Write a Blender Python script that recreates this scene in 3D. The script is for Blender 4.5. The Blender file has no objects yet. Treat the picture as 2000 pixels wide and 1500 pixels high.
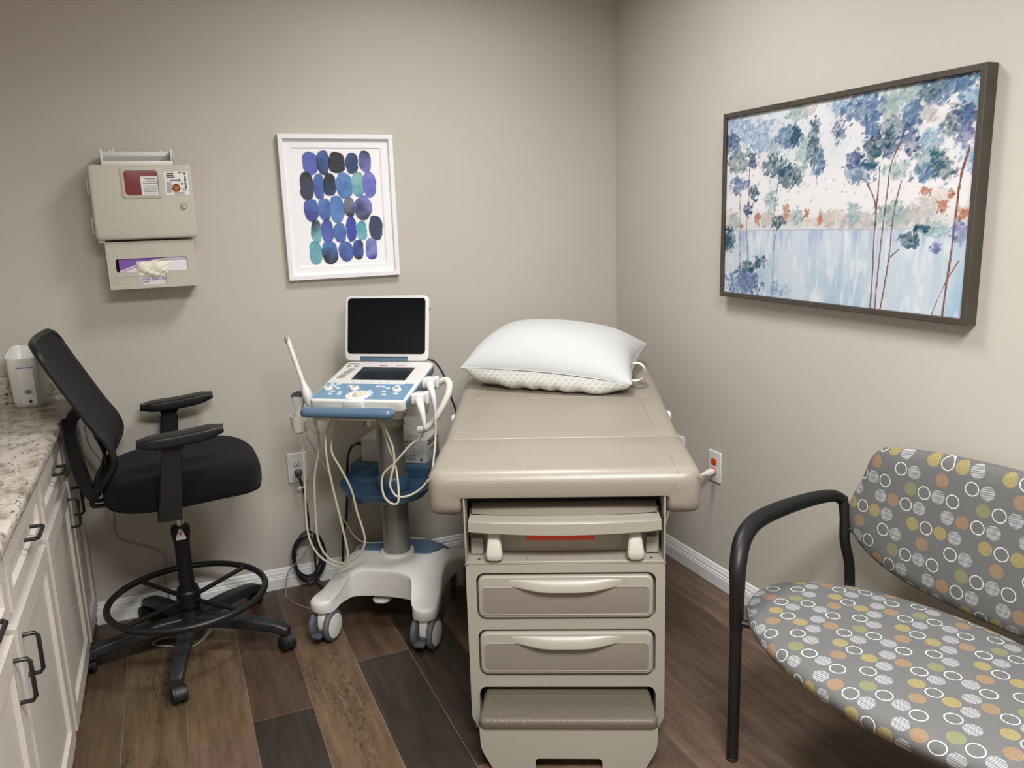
import bpy, bmesh, math, random
import numpy as np
from mathutils import Vector, Matrix
random.seed(7)
rng = np.random.default_rng(11)
PI = math.pi
SC = bpy.context.scene
COL = SC.collection

# ------------------------------------------------------------------ camera, world, lamps, exposure
def look(yaw, pitch, roll):
    f = Vector((-math.sin(yaw)*math.cos(pitch), math.cos(yaw)*math.cos(pitch), -math.sin(pitch)))
    r = Vector((math.cos(yaw), math.sin(yaw), 0)); u = r.cross(f)
    c, s = math.cos(roll), math.sin(roll)
    r2, u2 = r*c + u*s, u*c - r*s
    return Matrix((r2, u2, -f)).transposed()
cd = bpy.data.cameras.new('camera'); cam = bpy.data.objects.new('camera', cd); COL.objects.link(cam)
cd.sensor_width = 36; cd.lens = 1574.436/2000*36; cd.clip_start = .02
cam.matrix_world = Matrix.Translation((-1.96676, -3.33189, 1.52)) @ look(-.400858, .205689, -.030811).to_4x4()
SC.camera = cam
w = bpy.data.worlds.new('world'); SC.world = w; w.use_nodes = True
w.node_tree.nodes['Background'].inputs[0].default_value = (.9, .95, 1, 1)
w.node_tree.nodes['Background'].inputs[1].default_value = .02
SC.view_settings.view_transform = 'Standard'; SC.view_settings.look = 'None'
SC.view_settings.gamma = 1; SC.view_settings.use_curve_mapping = False
SC.view_settings.exposure = 0.25
CEIL = 2.72
def area(name, x, y, sx, sy, power, spread, col=(1, .995, .985)):
    l = bpy.data.lights.new(name, 'AREA'); l.shape = 'RECTANGLE'; l.size = sx; l.size_y = sy
    l.energy = power; l.color = col; l.spread = math.radians(spread)
    o = bpy.data.objects.new(name, l); o.location = (x, y, CEIL - .02); COL.objects.link(o)
    return o
area('ceiling_lamp', -.95, -1.10, .46, .46, 20, 156)
area('ceiling_lamp_rear', -1.45, -3.05, 1.2, .6, 84, 158)

# ------------------------------------------------------------------ colour and material helpers
def S(r, g=None, b=None):
    if g is None: g = b = r
    def f(c):
        c /= 255.
        return c/12.92 if c <= .04045 else ((c+.055)/1.055)**2.4
    return (f(r), f(g), f(b), 1)
class NT:
    def __init__(s, name):
        s.m = bpy.data.materials.new(name); s.m.use_nodes = True; s.t = s.m.node_tree
        s.b = s.t.nodes['Principled BSDF']; s.out = s.t.nodes['Material Output']
    def n(s, t, **k):
        nd = s.t.nodes.new(t)
        for a, v in k.items(): setattr(nd, a, v)
        return nd
    def set(s, sock, v):
        if hasattr(v, 'is_linked') or isinstance(v, bpy.types.NodeSocket): s.t.links.new(v, sock)
        else: sock.default_value = v
    def math(s, op, a, b=None, c=None, clamp=False):
        nd = s.n('ShaderNodeMath', operation=op, use_clamp=clamp)
        for i, v in enumerate((a, b, c)):
            if v is not None: s.set(nd.inputs[i], v)
        return nd.outputs[0]
    def mix(s, fac, a, b, blend='MIX'):
        nd = s.n('ShaderNodeMix', data_type='RGBA', blend_type=blend)
        s.set(nd.inputs[0], fac); s.set(nd.inputs[6], a); s.set(nd.inputs[7], b)
        return nd.outputs[2]
    def coord(s, out='Object', scale=(1, 1, 1), rot=(0, 0, 0)):
        tc = s.n('ShaderNodeTexCoord'); mp = s.n('ShaderNodeMapping')
        mp.inputs['Scale'].default_value = scale; mp.inputs['Rotation'].default_value = rot
        s.t.links.new(tc.outputs[out], mp.inputs[0]); return mp.outputs[0]
    def noise(s, vec, scale, detail=3, rough=.5, out=0):
        nd = s.n('ShaderNodeTexNoise'); s.set(nd.inputs['Vector'], vec)
        nd.inputs['Scale'].default_value = scale; nd.inputs['Detail'].default_value = detail
        nd.inputs['Roughness'].default_value = rough
        return nd.outputs[out]
    def ramp(s, fac, stops, interp='LINEAR'):
        nd = s.n('ShaderNodeValToRGB'); s.set(nd.inputs[0], fac); e = nd.color_ramp.elements
        nd.color_ramp.interpolation = interp
        while len(e) < len(stops): e.new(.5)
        for i, (p, c) in enumerate(stops): e[i].position = p; e[i].color = c
        return nd.outputs[0]
    def bump(s, h, strength, dist=.002):
        nd = s.n('ShaderNodeBump'); s.set(nd.inputs['Height'], h)
        nd.inputs['Strength'].default_value = strength; nd.inputs['Distance'].default_value = dist
        s.t.links.new(nd.outputs[0], s.b.inputs['Normal'])
def mat(name, col, rough=.5, metal=0., spec=.5, bump=None, var=0., vscale=8, coat=0., sheen=0.):
    k = NT(name); b = k.b
    b.inputs['Roughness'].default_value = rough; b.inputs['Metallic'].default_value = metal
    b.inputs['Specular IOR Level'].default_value = spec
    b.inputs['Coat Weight'].default_value = coat; b.inputs['Sheen Weight'].default_value = sheen
    if var:
        nz = k.noise(k.coord(), vscale, 4)
        d = tuple(c*(1-var) for c in col[:3]) + (1,); l = tuple(min(1, c*(1+var)) for c in col[:3]) + (1,)
        k.set(b.inputs['Base Color'], k.ramp(nz, [(.3, d), (.7, l)]))
    else: b.inputs['Base Color'].default_value = col
    if bump:
        k.bump(k.noise(k.coord(), bump[0], 2), bump[1], bump[2] if len(bump) > 2 else .001)
    return k.m

M = {}
M['wall'] = mat('wall_paint', S(191, 185, 175), .62, spec=.3, bump=(260, .12, .001), var=.015, vscale=3)
M['ceil'] = mat('ceiling_paint', S(226, 222, 214), .8)
M['trim'] = mat('white_trim_paint', S(226, 226, 226), .35)
M['cab'] = mat('painted_cabinet_wood', S(192, 185, 176), .45, var=.03, vscale=5)
M['blackmetal'] = mat('black_powder_metal', S(27, 26, 26), .38, spec=.45)
M['blackplastic'] = mat('black_plastic', S(19, 19, 21), .45, spec=.4, bump=(600, .15, .0005))
M['greyleg'] = mat('scuffed_black_nylon', S(38, 39, 42), .42, var=.15, vscale=20)
M['blackrubber'] = mat('black_rubber', S(24, 24, 26), .5)
M['blackfab'] = mat('black_woven_fabric', S(17, 17, 20), .9, sheen=.04, bump=(900, .5, .001), spec=.15)
M['cream'] = mat('cream_enamel', S(160, 156, 143), .35)
M['creamdark'] = mat('cream_enamel_panel', S(158, 153, 141), .4)
M['taupe'] = mat('taupe_vinyl', S(144, 136, 124), .36, spec=.5, bump=(120, .10, .002), var=.035, vscale=4)
M['taupeseam'] = mat('taupe_stitching', S(158, 149, 137), .5)
M['taupepanel'] = mat('taupe_drawer_panel', S(130, 122, 113), .5, var=.02)
M['white'] = mat('white_plastic', S(216, 216, 213), .35)
M['offwhite'] = mat('off_white_plastic', S(214, 211, 200), .42)
M['cartwhite'] = mat('warm_white_cart_plastic', S(222, 221, 216), .4)
M['cartstir'] = mat('ivory_stirrup_plastic', S(190, 187, 174), .3)
M['cable'] = mat('ivory_cable_rubber', S(196, 190, 168), .5)
M['greycable'] = mat('grey_cable_rubber', S(140, 138, 132), .5)
M['blackcable'] = mat('black_cable_rubber', S(34, 36, 40), .45)
M['blue'] = mat('steel_blue_plastic', S(84, 110, 134), .32, coat=.1)
M['bluepad'] = mat('light_blue_keypad', S(108, 142, 168), .45)
M['navy'] = mat('dark_blue_tray_plastic', S(50, 78, 102), .3)
M['basepad'] = mat('slate_blue_mat', S(80, 100, 124), .6)
M['metal'] = mat('brushed_aluminium', S(150, 148, 144), .38, metal=.75, bump=(300, .05))
M['metallight'] = mat('grey_painted_metal', S(160, 158, 152), .4, metal=.2)
M['printer'] = mat('pale_grey_metal_case', S(188, 187, 182), .45)
M['darkgrey'] = mat('dark_grey_plastic', S(74, 76, 82), .5)
M['tyre'] = mat('grey_caster_rubber', S(88, 90, 96), .55)
M['screen'] = mat('dark_screen_glass', S(10, 13, 16), .12, spec=.22)
M['lcd'] = mat('small_lcd_glass', S(34, 40, 48), .25, spec=.3)
M['key'] = mat('pale_key_plastic', S(190, 200, 210), .5)
M['chrome'] = mat('chrome', S(200, 198, 192), .18, metal=1.)
M['dark'] = mat('recess_shade', S(16, 16, 17), .8)  # near-black colour for the shade inside slots, holes, gaps and the table cavity
M['sharps'] = mat('beige_cabinet_plastic', S(188, 184, 170), .42)
M['red'] = mat('dark_red_container', S(122, 48, 52), .25)
M['paper'] = mat('white_label_paper', S(228, 227, 224), .6)
M['papergrey'] = mat('printed_grey_ink', S(130, 130, 134), .6)
M['ink'] = mat('black_ink', S(36, 36, 40), .6)
M['orange'] = mat('orange_symbol', S(232, 140, 44), .5)
M['orangered'] = mat('orange_red_plastic', S(214, 78, 40), .4)
M['purple'] = mat('purple_print', S(124, 84, 168), .5)
M['purpleink'] = mat('purple_ink', S(92, 72, 140), .5)
M['boxwhite'] = mat('carton_white', S(222, 216, 226), .6)
M['glove'] = mat('translucent_vinyl_gloves', S(228, 224, 206), .35, var=.06, vscale=60)
M['whiteframe'] = mat('white_lacquered_frame', S(232, 232, 236), .4)
M['matboard'] = mat('white_mat_board', S(236, 236, 238), .8)
M['frame'] = mat('grey_brown_wood_frame', S(66, 60, 53), .5, var=.15, vscale=14)
M['redink'] = mat('red_ink', S(206, 60, 52), .5)
M['pillow'] = mat('white_cotton', S(194, 195, 195), .85, spec=.2, bump=(28, .22, .006))
M['badge'] = mat('blue_badge', S(110, 128, 168), .4)
M['brownbtn'] = mat('brown_button', S(98, 46, 40), .4)
M['stud'] = mat('chair_label_white', S(216, 212, 212), .45)

# wood plank floor: tone and mottling come from a per-plank attribute
def floor_mat():
    k = NT('wood_plank_floor'); at = k.n('ShaderNodeAttribute'); at.attribute_name = 'plank'
    co = k.coord('Object', (14, 1.6, 1)); co2 = k.coord('Object', (52, 16, 1)); co3 = k.coord('Object', (70, 5, 1))
    g1 = k.noise(co, 2.2, 6, .6); g2 = k.noise(co2, 2.0, 8, .78); g3 = k.noise(co3, 3, 3, .6)
    base = k.mix(k.ramp(g1, [(.32, (0, 0, 0, 1)), (.7, (1, 1, 1, 1))]), k.mix(1., at.outputs['Color'], (.62, .58, .55, 1), 'MULTIPLY'),
                 k.mix(1., at.outputs['Color'], (1.22, 1.2, 1.16, 1), 'MULTIPLY'))
    spots = k.math('MULTIPLY', k.ramp(g2, [(.47, (0, 0, 0, 1)), (.60, (1, 1, 1, 1))]), at.outputs['Alpha'])
    big = k.ramp(k.noise(k.coord('Object', (7, 1.6, 1)), 1.6, 4), [(.46, (0, 0, 0, 1)), (.60, (1, 1, 1, 1))])
    spots = k.math('MULTIPLY', spots, big)
    c = k.mix(k.math('MULTIPLY', spots, .8), base, (.012, .010, .009, 1))
    c = k.mix(k.math('MULTIPLY', k.ramp(g3, [(.55, (0, 0, 0, 1)), (.75, (1, 1, 1, 1))]), .22), c, k.mix(1., c, (1.5, 1.45, 1.4, 1), 'MULTIPLY'))
    k.set(k.b.inputs['Base Color'], c)
    k.b.inputs['Roughness'].default_value = .42; k.b.inputs['Specular IOR Level'].default_value = .35
    k.bump(k.math('ADD', g2, k.math('MULTIPLY', g3, .5)), .18, .002)
    return k.m
M['floor'] = floor_mat()
def granite():
    k = NT('granite_laminate'); co = k.coord('Object', (1, .55, 1), (0, 0, .5))
    n1 = k.noise(co, 15, 7, .7); n2 = k.noise(k.coord('Object', (1, .35, 1), (0, 0, .6)), 64, 6, .75); n3 = k.noise(co, 22, 5, .6)
    c = k.ramp(n1, [(.30, S(122, 110, 96)), (.46, S(184, 175, 162)), (.6, S(198, 192, 181)), (.75, S(140, 127, 112))])
    c = k.mix(k.ramp(n3, [(.52, (0, 0, 0, 1)), (.7, (1, 1, 1, 1))]), c, S(122, 109, 94))
    c = k.mix(k.ramp(n2, [(.54, (0, 0, 0, 1)), (.63, (1, 1, 1, 1))]), c, S(66, 57, 50))
    k.set(k.b.inputs['Base Color'], c); k.b.inputs['Roughness'].default_value = .3
    return k.m
M['granite'] = granite()
def circle_fabric():
    k = NT('grey_fabric_with_circles')
    uv = k.n('ShaderNodeUVMap'); uv.uv_map = 'UVMap'; sp = k.n('ShaderNodeSeparateXYZ'); k.t.links.new(uv.outputs[0], sp.inputs[0])
    u = k.math('DIVIDE', sp.outputs[0], .0412); v = k.math('DIVIDE', sp.outputs[1], .0472)
    r = k.math('FLOOR', v); kk = k.math('FLOORED_MODULO', r, 4.); q = k.math('FLOOR', k.math('DIVIDE', r, 4.))
    sh = [0, -2.2, .45, -1.7]
    shr = k.ramp(k.math('ADD', k.math('MULTIPLY', kk, .25), .125), [(i*.25, ((s+3)/6,)*3 + (1,)) for i, s in enumerate(sh)], 'CONSTANT')
    shift = k.math('SUBTRACT', k.math('MULTIPLY', shr, 6.), 3.)
    cu = k.math('SUBTRACT', u, k.math('ADD', shift, k.math('MULTIPLY', q, -.8)))
    cm = k.math('FLOORED_MODULO', k.math('FLOOR', cu), 5.)
    # R: kind (0 none, .3 ring, .6 stripes, .9 dotted disc); G: disc hue
    code = {'-': (0, 0), 'R': (.3, 0), 'S': (.6, 0), 'Y': (.9, 0), 'O': (.9, .5), 'G': (.9, 1)}
    rows = 'GRSR-' 'SORS-' 'YRYS-' 'RS-O-'
    rp = k.ramp(k.math('DIVIDE', k.math('ADD', k.math('ADD', k.math('MULTIPLY', kk, 5.), cm), .5), 20.),
                [(i/20, code[ch] + (0, 1)) for i, ch in enumerate(rows)], 'CONSTANT')
    cs = k.n('ShaderNodeSeparateColor'); k.t.links.new(rp, cs.inputs[0]); kind, hue = cs.outputs[0], cs.outputs[1]
    x = k.math('SUBTRACT', k.math('FRACT', cu), .5); y = k.math('MULTIPLY', k.math('SUBTRACT', k.math('FRACT', v), .5), .0472/.0412)
    d = k.math('SQRT', k.math('ADD', k.math('MULTIPLY', x, x), k.math('MULTIPLY', y, y)))
    inside = k.math('LESS_THAN', d, .455)
    ring = k.math('LESS_THAN', k.math('ABSOLUTE', k.math('SUBTRACT', d, .42)), .034)
    isr = k.math('COMPARE', kind, .3, .1); iss = k.math('COMPARE', kind, .6, .1); isd = k.math('COMPARE', kind, .9, .1)
    st = k.math('GREATER_THAN', k.math('SINE', k.math('MULTIPLY', k.math('ADD', y, k.math('MULTIPLY', x, .12)), 46.)), k.math('MULTIPLY', k.math('SINE', k.math('MULTIPLY', y, 17.)), .6))
    conc = k.math('SINE', k.math('MULTIPLY', d, 82.)); ang = k.math('ARCTAN2', y, x)
    dots = k.math('GREATER_THAN', k.math('ADD', conc, k.math('MULTIPLY', k.math('SINE', k.math('MULTIPLY', ang, 26.)), .45)), .05)
    nz = k.noise(k.coord('UV', (1, 1, 1)), 700, 2)
    base = k.mix(k.ramp(nz, [(.3, (0, 0, 0, 1)), (.7, (1, 1, 1, 1))]), S(92, 92, 92), S(112, 112, 112))
    hc = k.ramp(hue, [(0, S(166, 150, 84)), (.25, S(158, 126, 88)), (.75, S(136, 139, 90))], 'CONSTANT')
    discfill = k.mix(.22, base, hc)
    c = k.mix(k.math('MULTIPLY', isr, ring), base, S(204, 203, 196))
    c = k.mix(k.math('MULTIPLY', k.math('MULTIPLY', iss, inside), k.math('ADD', k.math('MULTIPLY', st, .75), .2)), c, S(168, 169, 171))
    c = k.mix(k.math('MULTIPLY', isd, inside), c, discfill)
    c = k.mix(k.math('MULTIPLY', k.math('MULTIPLY', isd, inside), dots), c, hc)
    k.set(k.b.inputs['Base Color'], c); k.b.inputs['Roughness'].default_value = .8
    k.b.inputs['Specular IOR Level'].default_value = .25
    k.bump(nz, .25, .0006)
    return k.m
M['circles'] = circle_fabric()
def dash_fabric():
    k = NT('white_cotton_with_grey_dashes')
    uv = k.n('ShaderNodeUVMap'); uv.uv_map = 'UVMap'; sp = k.n('ShaderNodeSeparateXYZ'); k.t.links.new(uv.outputs[0], sp.inputs[0])
    v = k.math('DIVIDE', sp.outputs[1], .0135); row = k.math('FLOOR', v)
    u = k.math('ADD', k.math('DIVIDE', sp.outputs[0], .025), k.math('MULTIPLY', row, .5))
    x = k.math('SUBTRACT', k.math('FRACT', u), .5); y = k.math('SUBTRACT', k.math('FRACT', v), .5)
    dash = k.math('MULTIPLY', k.math('LESS_THAN', k.math('ABSOLUTE', k.math('SUBTRACT', y, k.math('MULTIPLY', x, 1.0))), .16), k.math('LESS_THAN', k.math('ABSOLUTE', x), .24))
    k.set(k.b.inputs['Base Color'], k.mix(k.math('MULTIPLY', dash, .6), S(222, 222, 219), S(172, 169, 162)))
    k.b.inputs['Roughness'].default_value = .85; k.bump(k.noise(k.coord(), 26, 2), .3, .006)
    return k.m
M['dashes'] = dash_fabric()
def tread_mat():
    k = NT('textured_step_rubber'); vo = k.n('ShaderNodeTexVoronoi'); k.set(vo.inputs['Vector'], k.coord('Object', (1, 1, .01)))
    vo.inputs['Scale'].default_value = 130; vo.inputs['Randomness'].default_value = .1
    k.b.inputs['Base Color'].default_value = S(98, 90, 78); k.b.inputs['Roughness'].default_value = .42
    k.bump(vo.outputs['Distance'], .6, .003)
    return k.m
M['tread'] = tread_mat()
def vcol_mat(name, rough):
    k = NT(name); at = k.n('ShaderNodeAttribute'); at.attribute_name = 'paint'
    k.set(k.b.inputs['Base Color'], at.outputs['Color']); k.b.inputs['Roughness'].default_value = rough
    k.b.inputs['Specular IOR Level'].default_value = .2
    return k.m
M['print'] = vcol_mat('watercolour_print', .6); M['canvas'] = vcol_mat('painted_canvas', .6)
def mesh_mat():
    k = NT('black_mesh_fabric'); tr = k.n('ShaderNodeBsdfTransparent'); mx = k.n('ShaderNodeMixShader'); mx.inputs[0].default_value = .96
    k.b.inputs['Base Color'].default_value = S(17, 17, 20); k.b.inputs['Roughness'].default_value = .85
    k.bump(k.noise(k.coord(), 900, 1), .4, .001)
    k.t.links.new(tr.outputs[0], mx.inputs[1]); k.t.links.new(k.b.outputs[0], mx.inputs[2]); k.t.links.new(mx.outputs[0], k.out.inputs[0])
    return k.m
M['mesh'] = mesh_mat()

# ------------------------------------------------------------------ geometry helpers
def V(*a): return Vector(a)
def catmull(pts, n=8, closed=False):
    P = [Vector(p) for p in pts]; out = []
    m = len(P); rngi = range(m if closed else m-1)
    for i in rngi:
        if closed: p0, p1, p2, p3 = P[i-1], P[i], P[(i+1) % m], P[(i+2) % m]
        else: p0, p1, p2, p3 = P[max(i-1, 0)], P[i], P[i+1], P[min(i+2, m-1)]
        for j in range(n):
            t = j/n
            out.append(.5*((2*p1) + (p2-p0)*t + (2*p0-5*p1+4*p2-p3)*t*t + (3*p1-p0-3*p2+p3)*t**3))
    if not closed: out.append(P[-1])
    return out
def rrect(w, h, r, n=6, cx=0, cy=0):
    r = min(r, w/2-1e-5, h/2-1e-5); out = []
    for (sx, sy, a0) in ((1, 1, 0), (-1, 1, PI/2), (-1, -1, PI), (1, -1, 3*PI/2)):
        for i in range(n+1):
            a = a0 + PI/2*i/n
            out.append((cx + sx*(w/2-r) + r*math.cos(a), cy + sy*(h/2-r) + r*math.sin(a)))
    return out
def fillet(pts, rads, n=5):
    out = []; m = len(pts)
    for i in range(m):
        p = Vector(pts[i]); a = Vector(pts[i-1]); b = Vector(pts[(i+1) % m]); r = rads[i] if isinstance(rads, (list, tuple)) else rads
        if r <= 0: out.append(tuple(p)); continue
        d1, d2 = (a-p), (b-p); r1 = min(r, d1.length*.49, d2.length*.49)
        q1, q2 = p + d1.normalized()*r1, p + d2.normalized()*r1
        for j in range(n+1):
            t = j/n
            out.append(tuple(q1*(1-t)**2 + p*2*t*(1-t) + q2*t*t))
    return out
def superell(a, b, n, N=48, cx=0, cy=0):
    out = []
    for i in range(N):
        t = 2*PI*i/N; c, s = math.cos(t), math.sin(t)
        out.append((cx + a*math.copysign(abs(c)**(2/n), c), cy + b*math.copysign(abs(s)**(2/n), s)))
    return out
class MB:
    def __init__(s): s.bm = bmesh.new()
    def quadloops(s, loops, cap0=True, cap1=True, closed=True, flip=False):
        bm = s.bm; vs = [[bm.verts.new(p) for p in L] for L in loops]
        m = len(loops[0])
        for i in range(len(vs)-1):
            for j in range(m if closed else m-1):
                f = (vs[i][j], vs[i][(j+1) % m], vs[i+1][(j+1) % m], vs[i+1][j])
                try: bm.faces.new(f)
                except ValueError: pass
        if cap0: bm.faces.new(vs[0][::-1])
        if cap1: bm.faces.new(vs[-1])
        return s
    def box(s, x0, x1, y0, y1, z0, z1, r=0, seg=2, m=None):
        t = bmesh.new(); bmesh.ops.create_cube(t, size=1)
        for v in t.verts: v.co = Vector(((x0+x1)/2 + v.co.x*(x1-x0), (y0+y1)/2 + v.co.y*(y1-y0), (z0+z1)/2 + v.co.z*(z1-z0)))
        if r > 0: bmesh.ops.bevel(t, geom=t.edges[:], offset=min(r, abs(x1-x0)*.49, abs(y1-y0)*.49, abs(z1-z0)*.49), segments=seg, profile=.5, affect='EDGES')
        s.merge(t, m); return s
    def merge(s, t, m=None):
        mp = {v: s.bm.verts.new(m @ v.co if m else v.co) for v in t.verts}
        for f in t.faces:
            try: s.bm.faces.new([mp[v] for v in f.verts])
            except ValueError: pass
        t.free()
    def tube(s, pts, r, seg=10, smooth=0, closed=False, flat=None, up=None, caps=True):
        P = catmull(pts, smooth, closed) if smooth else [Vector(p) for p in pts]
        n = len(P); rr = r if callable(r) else (lambda t: r)
        def tan(i):
            if closed: return (P[(i+1) % n]-P[i-1]).normalized()
            return (P[min(i+1, n-1)]-P[max(i-1, 0)]).normalized()
        t0 = tan(0); a = Vector(up) if up else (Vector((0, 0, 1)) if abs(t0.z) < .9 else Vector((1, 0, 0)))
        nrm = (a - t0*a.dot(t0)).normalized(); loops = []
        for i in range(n):
            t = tan(i); nrm = (nrm - t*nrm.dot(t))
            if up: nn = Vector(up) - t*Vector(up).dot(t); nrm = nn if nn.length > .15 else nrm
            nrm.normalize(); b = t.cross(nrm); R = rr(i/(n-1)); fx = flat or 1
            loops.append([P[i] + nrm*R*math.cos(2*PI*j/seg) + b*R*fx*math.sin(2*PI*j/seg) for j in range(seg)])
        if closed: loops.append(loops[0]); s.quadloops(loops, False, False); bmesh.ops.remove_doubles(s.bm, verts=s.bm.verts[:], dist=1e-6)
        else: s.quadloops(loops, caps, caps)
        return s
    def lathe(s, prof, c=(0, 0, 0), seg=28, axis='z', m=None):
        loops = []
        for (r, h) in prof:
            r = max(r, 1e-5); L = []
            for j in range(seg):
                a = 2*PI*j/seg; p = {'z': (r*math.cos(a), r*math.sin(a), h), 'x': (h, r*math.cos(a), r*math.sin(a)), 'y': (r*math.sin(a), h, r*math.cos(a))}[axis]
                p = Vector(p)
                L.append((m @ p if m else p) + Vector(c))
            loops.append(L)
        return s.quadloops(loops, True, True)
    def cyl(s, p0, p1, r0, r1=None, seg=20): return s.tube([p0, p1], (lambda t: r0 + (( r1 if r1 is not None else r0)-r0)*t), seg)
    def prism(s, poly, vec):
        vec = Vector(vec); return s.quadloops([[Vector(p) for p in poly], [Vector(p)+vec for p in poly]])
    def sphere(s, c, rx, ry=None, rz=None, m=None, u=20, v=12):
        t = bmesh.new(); bmesh.ops.create_uvsphere(t, u_segments=u, v_segments=v, radius=1)
        for q in t.verts: q.co = Vector((q.co.x*rx, q.co.y*(ry or rx), q.co.z*(rz or rx)))
        s.merge(t, Matrix.Translation(c) @ (m.to_4x4() if m else Matrix())); return s
    def plate(s, outer, holes, f, th):
        # planar plate with holes; f maps (u, v, depth) to a point
        t = bmesh.new(); ed = []
        for L in [outer] + holes:
            vs = [t.verts.new((p[0], p[1], 0)) for p in L]
            for i in range(len(vs)): ed.append(t.edges.new((vs[i], vs[(i+1) % len(vs)])))
        bmesh.ops.triangle_fill(t, edges=ed, use_beauty=True, use_dissolve=False)
        g = bmesh.ops.extrude_face_region(t, geom=t.faces[:])
        for e in g['geom']:
            if isinstance(e, bmesh.types.BMVert): e.co.z = 1
        for v in t.verts: v.co = Vector(f(v.co.x, v.co.y, v.co.z*th))
        s.merge(t); return s
    def xform(s, m):
        for v in s.bm.verts: v.co = m @ v.co
        return s
    def build(s, name, m, parent=None, sharp=35, uv=None, smooth=True, bevel=0, sub=0):
        bmesh.ops.remove_doubles(s.bm, verts=s.bm.verts[:], dist=1e-6)
        bmesh.ops.recalc_face_normals(s.bm, faces=s.bm.faces[:])
        me = bpy.data.meshes.new(name); s.bm.to_mesh(me); s.bm.free()
        if smooth:
            for p in me.polygons: p.use_smooth = True
            me.set_sharp_from_angle(angle=math.radians(sharp))
        if uv:
            L = me.uv_layers.new(name='UVMap')
            for lp in me.loops: L.data[lp.index].uv = uv(me.vertices[lp.vertex_index].co)
        me.materials.append(m)
        o = bpy.data.objects.new(name, me); COL.objects.link(o)
        if parent: o.parent = parent
        if bevel:
            b = o.modifiers.new('bevel', 'BEVEL'); b.width = bevel; b.segments = 2; b.limit_method = 'ANGLE'; b.angle_limit = math.radians(50)
        if sub:
            q = o.modifiers.new('sub', 'SUBSURF'); q.levels = q.render_levels = sub
        return o
def thing(name, label, cat, loc=(0, 0, 0), rz=0, group=None):
    o = bpy.data.objects.new(name, None); COL.objects.link(o); o.empty_display_size = .05
    o.location = loc; o.rotation_euler = (0, 0, rz); o['label'] = label; o['category'] = cat
    if group: o['group'] = group
    return o
def tag(o, label, cat, group=None):
    o['label'] = label; o['category'] = cat
    if group: o['group'] = group
    return o
def structure(o): o['kind'] = 'structure'; return o
def text(name, body, size, m, parent, mw, extrude=.0004, align='LEFT', shear=0):
    cu = bpy.data.curves.new(name, 'FONT'); cu.body = body; cu.size = size; cu.extrude = extrude; cu.align_x = align; cu.shear = shear
    t = bpy.data.objects.new(name+'_tmp', cu); COL.objects.link(t)
    dg = bpy.context.evaluated_depsgraph_get(); me = bpy.data.meshes.new_from_object(t.evaluated_get(dg))
    bpy.data.objects.remove(t); me.name = name; me.transform(mw); me.materials.clear(); me.materials.append(m)
    o = bpy.data.objects.new(name, me); COL.objects.link(o)
    if parent: o.parent = parent
    return o
FACE_FRONT = Matrix(((1, 0, 0, 0), (0, 0, -1, 0), (0, 1, 0, 0), (0, 0, 0, 1)))   # text facing -y
def xz(loop, y): return [(p[0], y, p[1]) for p in loop]
def xy(loop, z): return [(p[0], p[1], z) for p in loop]
def slab_y(b, loopf, y0, y1, r, n=4):
    """rounded-edge slab in xz, front at y0, back at y1; loopf(inset) gives the outline"""
    L = []
    for i in range(n+1):
        a = PI/2*i/n
        L.append(xz(loopf(r*(1-math.sin(a))), y0 + r*(1-math.cos(a))))
    L.append(xz(loopf(0), y1))
    return b.quadloops(L)
def slab_z(b, loopf, z0, z1, r, n=4, rb=None):
    L = []; rb = r if rb is None else rb
    for i in range(n+1):
        a = PI/2*i/n; L.append(xy(loopf(rb*(1-math.sin(a))), z0 + rb*(1-math.cos(a))))
    for i in range(n, -1, -1):
        a = PI/2*i/n; L.append(xy(loopf(r*(1-math.sin(a))), z1 - r*(1-math.cos(a))))
    return b.quadloops(L)

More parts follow.
